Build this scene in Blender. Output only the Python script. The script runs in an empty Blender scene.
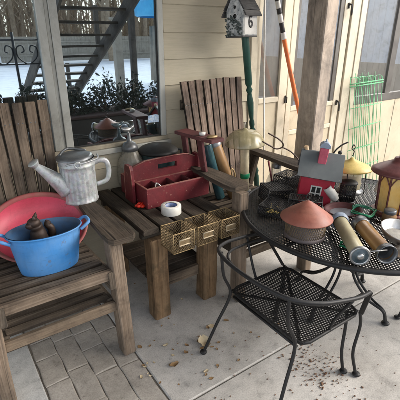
import bpy, math, random
from mathutils import Vector as V, Matrix
R = math.radians
random.seed(7)
sc = bpy.context.scene
col = sc.collection

# ------------------------------------------------------------------ materials
def nd(nt, t, **kw):
    n = nt.nodes.new(t)
    for k, v in kw.items():
        if k in n.inputs: n.inputs[k].default_value = v
        else: setattr(n, k, v)
    return n
def base(name, rough=.6, metal=0.0, spec=.5):
    m = bpy.data.materials.new(name); m.use_nodes = True
    nt = m.node_tree; b = nt.nodes['Principled BSDF']
    b.inputs['Roughness'].default_value = rough
    b.inputs['Metallic'].default_value = metal
    b.inputs['Specular IOR Level'].default_value = spec
    return m, nt, b
def ramp(nt, src, stops):
    r = nt.nodes.new('ShaderNodeValToRGB'); e = r.color_ramp.elements
    while len(e) < len(stops): e.new(.5)
    for el, (p, c) in zip(e, stops):
        el.position = p; el.color = (c[0], c[1], c[2], 1)
    nt.links.new(src, r.inputs[0]); return r.outputs[0]
def mixc(nt, f, a, b, mode='MIX'):
    m = nt.nodes.new('ShaderNodeMix'); m.data_type = 'RGBA'; m.blend_type = mode
    L = nt.links
    if isinstance(f, (int, float)): m.inputs[0].default_value = f
    else: L.new(f, m.inputs[0])
    for s, i in ((a, 6), (b, 7)):
        if isinstance(s, tuple): m.inputs[i].default_value = (s[0], s[1], s[2], 1)
        else: L.new(s, m.inputs[i])
    return m.outputs[2]
def coords(nt, kind='Object', scale=(1, 1, 1)):
    t = nt.nodes.new('ShaderNodeTexCoord'); mp = nt.nodes.new('ShaderNodeMapping')
    mp.inputs['Scale'].default_value = scale
    nt.links.new(t.outputs[kind], mp.inputs[0]); return mp.outputs[0]
def noise(nt, vec, scale, detail=5, rough=.6, dist=0):
    n = nt.nodes.new('ShaderNodeTexNoise'); n.inputs['Scale'].default_value = scale
    n.inputs['Detail'].default_value = detail; n.inputs['Roughness'].default_value = rough
    n.inputs['Distortion'].default_value = dist
    nt.links.new(vec, n.inputs[0]); return n.outputs[0]
def bump(nt, b, h, strength=.3, dist=.005):
    n = nt.nodes.new('ShaderNodeBump'); n.inputs['Strength'].default_value = strength
    n.inputs['Distance'].default_value = dist
    nt.links.new(h, n.inputs['Height']); nt.links.new(n.outputs[0], b.inputs['Normal'])

def paint(name, c1, c2, rough=.5, metal=0., scale=14, lo=.35, hi=.7, bs=.15, spec=.5, c3=None, s3=45, l3=.6, h3=.72, streak=0):
    """two-tone surface: c1 with patches of c2, optional fine chips of c3 and scuff streaks"""
    m, nt, b = base(name, rough, metal, spec)
    v = coords(nt)
    n = noise(nt, v, scale, 6, .65)
    c = ramp(nt, n, [(lo, c1), (hi, c2)])
    if c3:
        n2 = noise(nt, v, s3, 4, .7)
        f = ramp(nt, n2, [(l3, (0, 0, 0)), (h3, (1, 1, 1))])
        c = mixc(nt, f, c, c3)
    if streak:
        st = noise(nt, coords(nt, 'Object', (9, 9, 45)), 1, 6, .75, 1.2); st2 = noise(nt, coords(nt, 'Object', (50, 50, 6)), 1, 5, .7, .5)
        c = mixc(nt, streak, c, ramp(nt, st, [(.3, (.5, .47, .45)), (.42, (1, 1, 1)), (.66, (1, 1, 1)), (.78, (1.3, 1.3, 1.3))]), 'MULTIPLY')
        c = mixc(nt, streak*.7, c, ramp(nt, st2, [(.28, (.6, .58, .56)), (.45, (1, 1, 1)), (.75, (1.15, 1.15, 1.15))]), 'MULTIPLY')
    gr = noise(nt, v, max(2.2, scale*.35), 7, .75, .4)
    c = mixc(nt, .75, c, ramp(nt, gr, [(.3, (.5, .48, .44)), (.48, (.95, .94, .92)), (.7, (1.08, 1.08, 1.08))]), 'MULTIPLY')
    nt.links.new(c, b.inputs['Base Color'])
    rr = ramp(nt, n, [(0, (rough*.8,)*3), (1, (min(1, rough*1.25),)*3)])
    nt.links.new(rr, b.inputs['Roughness'])
    bump(nt, b, noise(nt, v, scale*5, 4), bs, .003)
    return m
def wood(name, dark, mid, light, rough=.8, gu=2.4, gv=85, bs=.5, moss=None):
    m, nt, b = base(name, rough, 0, .25)
    uv = coords(nt, 'UV', (gu, gv, 1)); uv2 = coords(nt, 'UV', (1.6, 6, 1)); uv3 = coords(nt, 'UV', (7, 160, 1))
    g = noise(nt, uv, 1.0, 6, .7, .6); big = noise(nt, uv2, 1.0, 4, .6); fine = noise(nt, uv3, 1, 4, .7)
    c = ramp(nt, g, [(.2, dark), (.46, mid), (.8, light)])
    bl = ramp(nt, big, [(.28, (.34, .35, .36)), (.5, (.85, .83, .8)), (.74, (1.3, 1.24, 1.16))])
    c = mixc(nt, 1, c, bl, 'MULTIPLY')
    fl = ramp(nt, fine, [(.3, (.55, .55, .55)), (.55, (1.1, 1.1, 1.1))])
    c = mixc(nt, .4, c, fl, 'MULTIPLY')
    ck = noise(nt, coords(nt, 'UV', (1.1, 75, 1)), 1.0, 3, .5, .35)
    c = mixc(nt, ramp(nt, ck, [(.30, (.8, .8, .8)), (.37, (0, 0, 0))]), c, tuple(x*.35 for x in dark))
    dirt = noise(nt, coords(nt), 5.5, 7, .75, .5)
    c = mixc(nt, .85, c, ramp(nt, dirt, [(.3, (.42, .42, .42)), (.5, (.95, .95, .94)), (.72, (1.25, 1.24, 1.22))]), 'MULTIPLY')
    if moss:
        mo = noise(nt, coords(nt), 9, 6, .7)
        c = mixc(nt, ramp(nt, mo, [(.55, (0, 0, 0)), (.72, (.7, .7, .7))]), c, moss)
    nt.links.new(c, b.inputs['Base Color'])
    ad = nt.nodes.new('ShaderNodeMath'); ad.operation = 'ADD'
    ck2 = ramp(nt, ck, [(.28, (0, 0, 0)), (.4, (1, 1, 1))])
    nt.links.new(ck2, ad.inputs[0]); nt.links.new(fine, ad.inputs[1])
    bump(nt, b, ad.outputs[0], bs, .004)
    return m
M = {}
M['wood_chair'] = wood('weathered_chair_wood', (.075, .054, .04), (.205, .157, .118), (.35, .285, .228))
M['wood_arm'] = wood('dark_weathered_wood', (.024, .018, .014), (.078, .061, .047), (.17, .138, .11), moss=(.03, .03, .02))
M['wood_top'] = wood('dark_tabletop_wood', (.018, .014, .011), (.06, .048, .038), (.14, .115, .092), moss=(.03, .032, .02))
M['gap_shade'] = wood('gap_shade_board_edge', (.012, .009, .007), (.042, .032, .024), (.09, .07, .055))  # dark edge colour: shade and grime of the slat gaps painted in
M['wood_seat'] = wood('seat_wood', (.04, .031, .024), (.125, .1, .077), (.28, .24, .195))
M['wood_leg'] = wood('leg_wood', (.1, .058, .03), (.25, .16, .09), (.41, .285, .17), gu=1.5, gv=45, moss=(.06, .05, .03))
M['wood_pale'] = wood('pale_leg_wood', (.085, .062, .044), (.21, .16, .116), (.35, .28, .21), gu=1.5, gv=30)
M['wood_rback'] = wood('red_brown_slat_wood', (.085, .06, .047), (.25, .185, .15), (.43, .345, .29))
M['post_wood'] = wood('post_wood', (.36, .3, .25), (.45, .38, .325), (.52, .45, .39), rough=.65, gu=.8, gv=14, bs=.12)
M['maroon'] = paint('maroon_paint', (.16, .018, .024), (.1, .014, .018), .5, scale=11, bs=.35, c3=(.36, .22, .17), s3=38, l3=.63, h3=.7)
M['maroon_dark'] = paint('dull_maroon_stain', (.13, .035, .035), (.07, .022, .024), .55, scale=9, bs=.3, c3=(.22, .14, .11), s3=34, l3=.62, h3=.72)
M['maroon_edge'] = paint('worn_maroon_edge', (.2, .03, .03), (.33, .2, .15), .6, scale=30, bs=.3)
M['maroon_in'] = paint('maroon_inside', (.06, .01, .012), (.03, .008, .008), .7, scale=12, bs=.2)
def blackiron():
    m, nt, b = base('black_iron', .52, .0, .4)
    v = coords(nt); n = noise(nt, v, 40, 4)
    nt.links.new(ramp(nt, n, [(.3, (.008, .008, .009)), (.75, (.022, .021, .02))]), b.inputs['Base Color'])
    bump(nt, b, n, .15, .002); return m
M['iron'] = blackiron()
def galv():
    m, nt, b = base('galvanised_steel', .5, .4)
    v = coords(nt); n = noise(nt, v, 34, 6, .75)
    vo = nt.nodes.new('ShaderNodeTexVoronoi'); vo.inputs['Scale'].default_value = 55; nt.links.new(v, vo.inputs[0])
    c = ramp(nt, n, [(.3, (.27, .33, .33)), (.5, (.42, .49, .49)), (.75, (.53, .6, .6))])
    c = mixc(nt, .35, c, vo.outputs['Color'], 'SOFT_LIGHT')
    hs = nt.nodes.new('ShaderNodeHueSaturation'); hs.inputs['Saturation'].default_value = .25
    nt.links.new(c, hs.inputs['Color']); nt.links.new(hs.outputs[0], b.inputs['Base Color'])
    nt.links.new(ramp(nt, n, [(.3, (.35,)*3), (.7, (.62,)*3)]), b.inputs['Roughness'])
    bump(nt, b, n, .12, .003); return m
M['galv'] = galv()
M['blue'] = paint('blue_enamel', (.055, .27, .66), (.16, .36, .68), .42, scale=5, lo=.4, hi=.75, bs=.15, c3=(.16, .15, .16), s3=15, l3=.615, h3=.72, streak=.55)
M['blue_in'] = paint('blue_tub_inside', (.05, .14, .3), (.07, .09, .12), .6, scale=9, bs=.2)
M['red_in'] = paint('faded_red_enamel', (.68, .08, .14), (.55, .06, .1), .45, scale=4, bs=.08, c3=(.25, .07, .05), s3=9, l3=.63, h3=.78, streak=.45)
M['red_rim'] = paint('rusted_rim', (.32, .14, .11), (.36, .06, .07), .6, scale=10, bs=.2)
M['red_out'] = paint('dark_red_side', (.2, .015, .025), (.1, .012, .016), .5, scale=8, bs=.1)
M['bronze'] = paint('dark_cast_metal', (.045, .03, .025), (.09, .06, .045), .5, .4, scale=20, bs=.3)
M['white_tape'] = paint('tape_side', (.8, .79, .74), (.7, .68, .62), .5, scale=30, bs=.05)
M['tape_core'] = paint('tape_core_blue', (.1, .17, .42), (.4, .42, .45), .5, scale=40, bs=.05)
M['redplastic'] = paint('bright_red_plastic', (.85, .05, .02), (.7, .03, .015), .35, scale=30, bs=.02)
M['brass'] = paint('antique_brass', (.42, .31, .16), (.22, .15, .07), .5, .5, scale=30, bs=.1)
M['brassdark'] = paint('dark_brass_mesh', (.34, .25, .14), (.16, .11, .055), .6, .35, scale=30, bs=.1)
M['card'] = paint('card_paper', (.62, .52, .36), (.5, .4, .27), .8, scale=30, bs=.05)
M['blackpaint'] = paint('matt_black', (.012, .012, .012), (.03, .029, .028), .55, scale=20, bs=.2)
M['greenblack'] = paint('dark_green_enamel', (.02, .05, .05), (.1, .16, .16), .3, scale=9, bs=.2)
M['coral'] = paint('faded_coral_paint', (.31, .1, .07), (.38, .15, .105), .5, scale=9, bs=.2, c3=(.22, .09, .07), s3=26, l3=.62, h3=.75, streak=.4)
M['greymesh'] = paint('dull_grey_tin', (.1, .08, .08), (.16, .13, .125), .55, .2, scale=15, bs=.2)
M['slate'] = paint('grey_roof_board', (.1, .115, .12), (.14, .155, .16), .65, scale=6, bs=.15, c3=(.32, .32, .3), s3=30, l3=.68, h3=.74)
M['barnred'] = paint('barn_red', (.5, .025, .055), (.38, .018, .035), .45, scale=10, bs=.1, c3=(.5, .2, .2), s3=40, l3=.68, h3=.74)
M['pinkred'] = paint('pink_red', (.6, .11, .17), (.45, .07, .11), .5, scale=30, bs=.1)
M['bluegrey'] = paint('blue_grey', (.22, .28, .38), (.32, .37, .44), .5, scale=30, bs=.1)
M['whitepaint'] = paint('chalky_white', (.72, .71, .67), (.58, .56, .52), .6, scale=12, bs=.1)
M['black'] = paint('black_letter', (.01, .01, .01), (.015, .015, .015), .5)
M['yellow'] = paint('yellow_paint', (.7, .55, .19), (.6, .44, .12), .42, scale=9, bs=.1)
M['amber'] = paint('amber_glass', (.85, .5, .12), (.9, .66, .28), .25, scale=8, bs=.05)
M['amber_brown'] = paint('amber_brown_tube', (.33, .19, .08), (.2, .115, .05), .35, scale=7, bs=.05)
M['darkred'] = paint('dark_red_brown_roof', (.12, .04, .04), (.2, .07, .065), .45, .2, scale=12, bs=.15)
M['paleyellow'] = paint('cloudy_pale_yellow_plastic', (.62, .57, .38), (.42, .37, .22), .35, scale=7, bs=.08)
M['teal'] = paint('teal_bottle', (.015, .045, .06), (.04, .1, .11), .25, scale=14, bs=.05)
M['silver'] = paint('dull_silver', (.55, .55, .54), (.32, .32, .32), .35, .8, scale=10, bs=.1)
M['slateblue'] = paint('dark_slate_blue', (.07, .1, .12), (.13, .17, .19), .4, .2, scale=14, bs=.15)
M['pewter'] = paint('dark_pewter', (.14, .15, .16), (.26, .27, .28), .4, .6, scale=14, bs=.15)
M['greenpaint'] = paint('dark_green_post_paint', (.012, .06, .045), (.02, .085, .06), .4, scale=20, bs=.15, c3=(.1, .11, .09), s3=40, l3=.7, h3=.76)
M['greenwire'] = paint('bright_green_wire', (.13, .42, .2), (.09, .33, .14), .5, scale=30, bs=.05)
M['emerald'] = paint('emerald_plastic', (.01, .3, .14), (.02, .22, .1), .35, scale=30, bs=.05)
M['orange'] = paint('orange_shaft', (.78, .2, .06), (.65, .15, .045), .42, scale=14, bs=.1)
M['cream'] = paint('cream_paint', (.53, .46, .335), (.47, .405, .29), .5, scale=3, bs=.04)
M['creamtrim'] = paint('cream_trim', (.6, .54, .42), (.53, .475, .365), .45, scale=4, bs=.04)
M['alu'] = paint('grey_window_frame', (.47, .48, .45), (.4, .4, .37), .4, .15, scale=5, bs=.05)
M['sillwood'] = paint('sill_tan', (.36, .32, .24), (.25, .22, .17), .55, scale=8, bs=.1)
M['darkframe'] = paint('dark_bronze_frame', (.1, .09, .08), (.14, .13, .115), .45, .2, scale=7, bs=.05)
M['gasket'] = paint('black_gasket', (.02, .02, .02), (.03, .03, .03), .6)
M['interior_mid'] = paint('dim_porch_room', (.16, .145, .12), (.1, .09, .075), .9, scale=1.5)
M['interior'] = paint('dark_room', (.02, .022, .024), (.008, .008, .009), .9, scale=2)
M['blind'] = paint('grey_blind', (.3, .3, .29), (.24, .24, .235), .8, scale=6)
M['curtain'] = paint('sheer_curtain', (.7, .72, .75), (.6, .62, .66), .8, scale=6)
M['ceiling'] = paint('deck_boards', (.5, .44, .36), (.42, .37, .3), .8, scale=4)
M['stair'] = wood('stair_wood', (.05, .042, .036), (.1, .085, .072), (.16, .14, .12))
M['shrub'] = paint('dark_evergreen', (.012, .022, .014), (.03, .042, .022), .7, scale=9)
M['wicker'] = paint('dark_wicker', (.02, .016, .014), (.045, .035, .03), .7, scale=40, bs=.6)
M['rust_cloth'] = paint('brown_cushion', (.05, .022, .018), (.035, .016, .014), .9, scale=10, bs=.2)
M['snow'] = paint('snow', (.8, .83, .88), (.72, .76, .83), .7, scale=.6, bs=.3)
M['bark'] = paint('bark', (.2, .14, .09), (.36, .27, .18), .9, scale=6, bs=.5)
M['brush'] = paint('tan_brush', (.34, .24, .14), (.22, .16, .1), .9, scale=3)
M['fencewood'] = paint('fence_wood', (.26, .22, .17), (.34, .29, .23), .8, scale=5, bs=.3)
M['siding_far'] = paint('pale_far_siding', (.8, .8, .8), (.62, .63, .65), .7, scale=.8)
M['tarp'] = paint('cyan_blue_tarp', (.04, .33, .62), (.06, .42, .7), .5, scale=4)
M['birdwall'] = paint('peeling_white_grey', (.66, .67, .65), (.3, .32, .33), .7, scale=20, lo=.4, hi=.62, bs=.4, c3=(.08, .09, .1), s3=60, l3=.6, h3=.66)
M['greyroof'] = wood('grey_roof_wood', (.05, .05, .052), (.12, .12, .122), (.22, .22, .22), gv=30)
M['vine'] = paint('grey_green_vine', (.05, .07, .065), (.16, .19, .18), .8, scale=50, bs=.4)
M['lightwood'] = paint('light_wood', (.6, .42, .25), (.48, .32, .18), .6, scale=20)
M['leaf'] = paint('dry_leaf', (.38, .24, .11), (.2, .11, .05), .7, scale=18, bs=.3)
M['leafpale'] = paint('pale_leaf', (.66, .56, .38), (.5, .38, .22), .7, scale=18, bs=.3)
M['chip'] = paint('pale_chip', (.68, .63, .52), (.5, .45, .36), .8, scale=18, bs=.3)
M['crumb'] = paint('brown_seed', (.13, .07, .04), (.24, .14, .085), .9, scale=70, bs=.3)
M['sticker'] = paint('sticker_white_blue', (.62, .7, .8), (.3, .45, .68), .5, scale=70, lo=.42, hi=.6)
M['ash'] = paint('ash_grit', (.25, .24, .22), (.4, .38, .34), .9, scale=30, bs=.5)

def clear(name, tint, rough, alpha, bs=.0):
    """cloudy plastic / glass: part glossy dielectric, part see-through"""
    m, nt, b = base(name, rough, 0, .6)
    v = coords(nt); n = noise(nt, v, 12, 5, .7)
    c = ramp(nt, n, [(.3, tint), (.75, tuple(min(1, x*1.25) for x in tint))])
    nt.links.new(c, b.inputs['Base Color'])
    nt.links.new(ramp(nt, n, [(.2, (alpha*.75,)*3), (.8, (min(1, alpha*1.25),)*3)]), b.inputs['Alpha'])
    bump(nt, b, n, .1, .003); return m
M['smoky'] = clear('smoky_dome_plastic', (.29, .255, .145), .2, .72)
M['cloudy'] = clear('cloudy_tube_plastic', (.52, .46, .32), .3, .6)
M['clearglass'] = clear('clear_glass', (.42, .42, .38), .12, .4)
M['lampglass'] = clear('dusty_glass', (.3, .28, .23), .25, .6)

def windowglass(name, refl, tint, gl=(.92, .97, 1), veil=.02):
    m = bpy.data.materials.new(name); m.use_nodes = True; nt = m.node_tree
    nt.nodes.remove(nt.nodes['Principled BSDF']); out = nt.nodes['Material Output']
    g = nt.nodes.new('ShaderNodeBsdfGlossy'); g.inputs['Roughness'].default_value = .012
    t = nt.nodes.new('ShaderNodeBsdfTransparent'); t.inputs['Color'].default_value = (*tint, 1)
    g.inputs['Color'].default_value = (*gl, 1)
    mx = nt.nodes.new('ShaderNodeMixShader')
    v = coords(nt); n = noise(nt, v, 5, 5, .6)
    nt.links.new(ramp(nt, n, [(.3, (refl*.92,)*3), (.7, (refl*1.05,)*3)]), mx.inputs[0])
    n2 = noise(nt, v, 1.6, 2, .5)
    bp = nt.nodes.new('ShaderNodeBump'); bp.inputs['Strength'].default_value = .02; bp.inputs['Distance'].default_value = .02
    nt.links.new(n2, bp.inputs['Height']); nt.links.new(bp.outputs[0], g.inputs['Normal'])
    nt.links.new(t.outputs[0], mx.inputs[1]); nt.links.new(g.outputs[0], mx.inputs[2])
    df = nt.nodes.new('ShaderNodeBsdfDiffuse'); df.inputs['Color'].default_value = (.42, .4, .36, 1)
    m2 = nt.nodes.new('ShaderNodeMixShader')
    n3 = noise(nt, coords(nt, 'Object', (1, 1, .35)), 7, 6, .7, 1)
    nt.links.new(ramp(nt, n3, [(.3, (veil*.55,)*3), (.72, (veil*1.5,)*3)]), m2.inputs[0])
    nt.links.new(mx.outputs[0], m2.inputs[1]); nt.links.new(df.outputs[0], m2.inputs[2])
    nt.links.new(m2.outputs[0], out.inputs[0]); return m
M['pane'] = windowglass('window_pane', .5, (.7, .75, .75), (.8, .93, 1), .012)
M['pane_right'] = windowglass('right_pane', .42, (.7, .7, .68), (.92, .96, 1), .2)
M['pane_door'] = windowglass('door_pane', .2, (.7, .7, .68), (.92, .96, 1), .22)

def concrete(name, c1, c2, c3):
    m, nt, b = base(name, .8, 0, .3)
    v = coords(nt)
    n1 = noise(nt, v, 1.7, 6, .6, .3); n2 = noise(nt, v, 9, 6, .7); n3 = noise(nt, v, 140, 3, .6)
    c = ramp(nt, n1, [(.33, c1), (.5, c2), (.66, c3)])
    c = mixc(nt, .75, c, ramp(nt, n2, [(.28, (.42,)*3), (.42, (.85,)*3), (.62, (1.08,)*3)]), 'MULTIPLY')
    c = mixc(nt, .6, c, ramp(nt, n3, [(.3, (.65,)*3), (.6, (1.08,)*3)]), 'MULTIPLY')
    n4 = noise(nt, v, 26, 5, .75)
    c = mixc(nt, .8, c, ramp(nt, n4, [(.3, (.45,)*3), (.4, (.95,)*3), (.7, (1.05,)*3)]), 'MULTIPLY')
    nt.links.new(c, b.inputs['Base Color'])
    bump(nt, b, n3, .25, .003); return m
M['conc'] = concrete('concrete', (.4, .378, .342), (.51, .485, .445), (.59, .565, .525))
M['conc_old'] = concrete('old_concrete', (.44, .44, .425), (.53, .53, .51), (.62, .62, .6))
M['paver'] = concrete('stamped_paver', (.3, .272, .235), (.375, .345, .302), (.45, .415, .37))
M['joint'] = paint('joint_dirt', (.13, .115, .095), (.24, .215, .18), .95, scale=30)
def siding():
    m, nt, b = base('tan_lap_siding', .6, 0, .3)
    v = coords(nt, 'Object', (1, 1, 14)); g = noise(nt, v, 5, 6, .7, .8); n = noise(nt, coords(nt), 2.2, 4)
    c = ramp(nt, n, [(.3, (.47, .42, .31)), (.7, (.53, .475, .36))])
    c = mixc(nt, .35, c, ramp(nt, g, [(.35, (.75,)*3), (.6, (1.05,)*3)]), 'MULTIPLY')
    nt.links.new(c, b.inputs['Base Color']); bump(nt, b, g, .35, .003); return m
M['siding'] = siding()

# ------------------------------------------------------------------ mesh builder
class MB:
    def __init__(s): s.v = []; s.f = []; s.uv = []; s.sm = []; s.mi = []; s.m = 0
    def face(s, idx, uv=None, smooth=False):
        s.f.append(tuple(idx)); s.uv.append(uv or [(s.v[i][0]*1.0 + s.v[i][2]*.37, s.v[i][1] + s.v[i][2]) for i in idx])
        s.sm.append(smooth); s.mi.append(s.m)
    def rings(s, rings, smooth=True, closed=True, cap=True, uv=None):
        b = len(s.v); n = len(rings[0])
        for r in rings: s.v += [tuple(p) for p in r]
        k = n if closed else n-1
        for i in range(len(rings)-1):
            for j in range(k):
                a = b+i*n+j; c = b+i*n+(j+1) % n
                if uv:
                    u0, u1 = uv[0][i], uv[0][i+1]; w0, w1 = uv[1][j], uv[1][j+1]
                    q = [(u0, w0), (u0, w1), (u1, w1), (u1, w0)]
                else: q = [(i*.02, j*.02), (i*.02, j*.02+.02), (i*.02+.02, j*.02+.02), (i*.02+.02, j*.02)]
                s.face((a, c, c+n, a+n), q, smooth)
        if cap:
            u0 = uv[0][0] if uv else 0
            cuv = [(u0 + .1*math.cos(6.283*j/n), .1*math.sin(6.283*j/n)) for j in range(n)]
            s.face(list(range(b, b+n))[::-1], cuv[::-1]); e = b+(len(rings)-1)*n
            s.face(list(range(e, e+n)), cuv)
    def beam(s, p0, p1, w, t, side=(1, 0, 0), ch=.004, jit=.0007, taper=1.0, seg=.12, edge=None):
        """chamfered board from p0 to p1: w along side, t across"""
        p0 = V(p0); p1 = V(p1); d = (p1-p0); L = d.length; d.normalize()
        sd = V(side); sd = (sd - d*sd.dot(d)).normalized(); nn = d.cross(sd)
        ch = min(ch, w*.3, t*.3); a, c = w/2, t/2
        pr = [(a-ch, -c), (a, -c+ch), (a, c-ch), (a-ch, c), (-a+ch, c), (-a, c-ch), (-a, -c+ch), (-a+ch, -c)]
        ns = max(1, int(L/seg)); st = [(0, .86)] + [(ch + (L-2*ch)*i/ns, 1) for i in range(ns+1)] + [(L, .86)]
        rg = []
        for x, k in st:
            f = 1+(taper-1)*x/L; ox, oy = random.gauss(0, jit), random.gauss(0, jit)
            kx = 1-(1-k)*min(1, ch*8/w); ky = 1-(1-k)*min(1, ch*8/t)
            rg.append([p0+d*x+sd*(u*f*kx+ox)+nn*(q*ky+oy) for u, q in pr])
        r0, r1 = random.random()*40, random.random()*40
        per = [0]
        for i in range(8):
            q0, q1 = pr[i], pr[(i+1) % 8]; per.append(per[-1]+math.hypot(q1[0]-q0[0], q1[1]-q0[1]))
        f0 = len(s.f); s.rings(rg, False, True, True, ([x+r0 for x, _ in st], [x+r1 for x in per]))
        if edge is not None:
            for i in range(len(rg)-1):
                for j in (0, 1, 4, 5, 6): s.mi[f0+i*8+j] = edge
    def bar(s, p0, p1, w, t, up=(0, 0, 1)):
        p0 = V(p0); p1 = V(p1); d = (p1-p0).normalized(); sd = d.cross(V(up)).normalized()*(w/2); n = V(up).normalized()*(t/2)
        s.rings([[p+sd-n, p+sd+n, p-sd+n, p-sd-n] for p in (p0, p1)], False)
    def tube(s, pts, r, n=8, closed=False, cap=True, flat=None):
        pts = [V(p) for p in pts]; N = len(pts); rg = []; up = None
        for i, p in enumerate(pts):
            if closed: d = (pts[(i+1) % N]-pts[i-1])
            else: d = pts[min(i+1, N-1)]-pts[max(i-1, 0)]
            d.normalize()
            if up is None:
                up = V((0, 0, 1)) if abs(d.z) < .9 else V((1, 0, 0))
            up = (up-d*up.dot(d)).normalized(); sd = d.cross(up)
            rr = r[i] if isinstance(r, (list, tuple)) else r
            fx = flat or 1
            rg.append([p+up*(rr*math.cos(2*math.pi*k/n))+sd*(rr*fx*math.sin(2*math.pi*k/n)) for k in range(n)])
        if closed: rg.append(rg[0]); cap = False
        s.rings(rg, True, True, cap)
    def lathe(s, prof, n=32, mat=None, sx=1, sy=1, cap=False, smooth=True, flute=0, nf=0):
        mt = mat or Matrix()
        rg = []
        for r, z in prof:
            row = []
            for k in range(n):
                a = 2*math.pi*k/n; q = r*(1+(flute*abs(math.sin(a*nf/2)) if flute else 0))
                row.append(mt @ V((q*sx*math.cos(a), q*sy*math.sin(a), z)))
            rg.append(row)
        s.rings(rg, smooth, True, cap)
    def ball(s, c, r, n=12, sx=1, sy=1, sz=1, mat=None):
        k = max(5, n//2)
        mt = Matrix.Translation(V(c)) @ (mat or Matrix())
        s.lathe([(max(1e-4, r*math.sin(math.pi*i/k)), -r*sz*math.cos(math.pi*i/k)) for i in range(k+1)], n, mt, sx, sy, True)
    def box(s, lo, hi, mat=None, ch=.003):
        lo = V(lo); hi = V(hi); mt = mat or Matrix(); ch = min([ch]+[(hi[i]-lo[i])*.3 for i in range(3)])
        rg = []
        for z, k in ((lo.z, ch), (lo.z+ch, 0), (hi.z-ch, 0), (hi.z, ch)):
            x0, x1, y0, y1 = lo.x+k, hi.x-k, lo.y+k, hi.y-k; c = ch
            rg.append([mt @ V(p) for p in ((x0+c, y0, z), (x1-c, y0, z), (x1, y0+c, z), (x1, y1-c, z), (x1-c, y1, z), (x0+c, y1, z), (x0, y1-c, z), (x0, y0+c, z))])
        s.rings(rg, False)
    def prism(s, poly, h, mat=None):
        """polygon in local xy, extruded along local z from 0 to h"""
        mt = mat or Matrix()
        s.rings([[mt @ V((x, y, z)) for x, y in poly] for z in (0, h)], False)
    def build(s, name, mat, parent=None, flip=False):
        me = bpy.data.meshes.new(name); me.from_pydata(s.v, [], s.f)
        ul = me.uv_layers.new(name='UVMap'); flat = []
        for q in s.uv:
            for a in q: flat += [a[0], a[1]]
        ul.data.foreach_set('uv', flat)
        me.polygons.foreach_set('use_smooth', s.sm)
        ms = mat if isinstance(mat, (list, tuple)) else [mat]
        for m in ms: me.materials.append(m)
        me.polygons.foreach_set('material_index', s.mi)
        me.update()
        o = bpy.data.objects.new(name, me); col.objects.link(o)
        if parent:
            o.parent = parent; o.matrix_parent_inverse = world(parent).inverted()
        return o
def world(o):
    m = o.matrix_basis.copy()
    if o.parent: m = world(o.parent) @ o.matrix_parent_inverse @ m
    return m
def thing(name, label, cat, loc=(0, 0, 0), group=None):
    o = bpy.data.objects.new(name, None); col.objects.link(o); o.location = loc
    o.empty_display_size = .1
    return tag(o, label, cat, group)
def tag(o, label, cat, group=None):
    o['label'] = label; o['category'] = cat
    if group: o['group'] = group
    return o
def struct(o): o['kind'] = 'structure'; return o
def spl(P, n=6, closed=False):
    P = [V(p) for p in P]; out = []; N = len(P)
    rng = N if closed else N-1
    for i in range(rng):
        if closed: a, b, c, d = P[i-1], P[i], P[(i+1) % N], P[(i+2) % N]
        else: a, b, c, d = P[max(i-1, 0)], P[i], P[i+1], P[min(i+2, N-1)]
        for k in range(n):
            t = k/n
            out.append(.5*((2*b)+(c-a)*t+(2*a-5*b+4*c-d)*t*t+(3*b-a-3*c+d)*t**3))
    if not closed: out.append(P[-1])
    return out
def frame(o, z, x=None):
    """matrix with origin o and local z along z"""
    z = V(z).normalized(); x = V(x) if x else (V((1, 0, 0)) if abs(z.x) < .9 else V((0, 1, 0)))
    x = (x-z*x.dot(z)).normalized(); y = z.cross(x)
    m = Matrix.Identity(4)
    for i in range(3): m[i][0] = x[i]; m[i][1] = y[i]; m[i][2] = z[i]; m[i][3] = o[i]
    return m
T = Matrix.Translation
def RZ(a): return Matrix.Rotation(a, 4, 'Z')
def RX(a): return Matrix.Rotation(a, 4, 'X')
def RY(a): return Matrix.Rotation(a, 4, 'Y')

# ------------------------------------------------------------------ setting
YW = 2.65
b = MB(); n = 60
for i in range(n+1):
    for j in range(n+1):
        s_ = lambda k: (abs(k/n*2-1)**2.2)*(1 if k > n/2 else -1)*420
        x, y = s_(i)+1, s_(j)
        d = math.hypot(x-1, y)
        z = -.14 + (0 if d < 6 else .12*math.sin(x*.21)*math.cos(y*.17)+.1*math.sin(x*.05+y*.07))
        b.v.append((x, y, z))
for i in range(n):
    for j in range(n): b.face((i*(n+1)+j, (i+1)*(n+1)+j, (i+1)*(n+1)+j+1, i*(n+1)+j+1), None, True)
struct(b.build('snowy_ground', M['snow']))

b = MB(); b.box((-3.5, -2.2, -.3), (6.2, YW+.1, -.035)); struct(b.build('patio_bed', M['joint']))
def slab(name, x0, x1, y0, y1, m, z=0.0):
    b = MB(); b.box((x0, y0, -.06), (x1, y1, z), None, .006); return struct(b.build(name, m))
slab('concrete_slab', -3.5, .192, -2.2, 1.0, M['conc_old'])
slab('concrete_slab', -3.5, .192, 1.006, YW, M['conc_old'])
slab('concrete_slab', .70, 6.2, -2.2, 1.214, M['conc'])
slab('concrete_slab', .70, 6.2, 1.222, YW, M['conc'])
b = MB(); b.box((.19, -2.2, -.03), (.702, YW, -.0115)); struct(b.build('paving_joint_sand', M['joint']))
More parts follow.
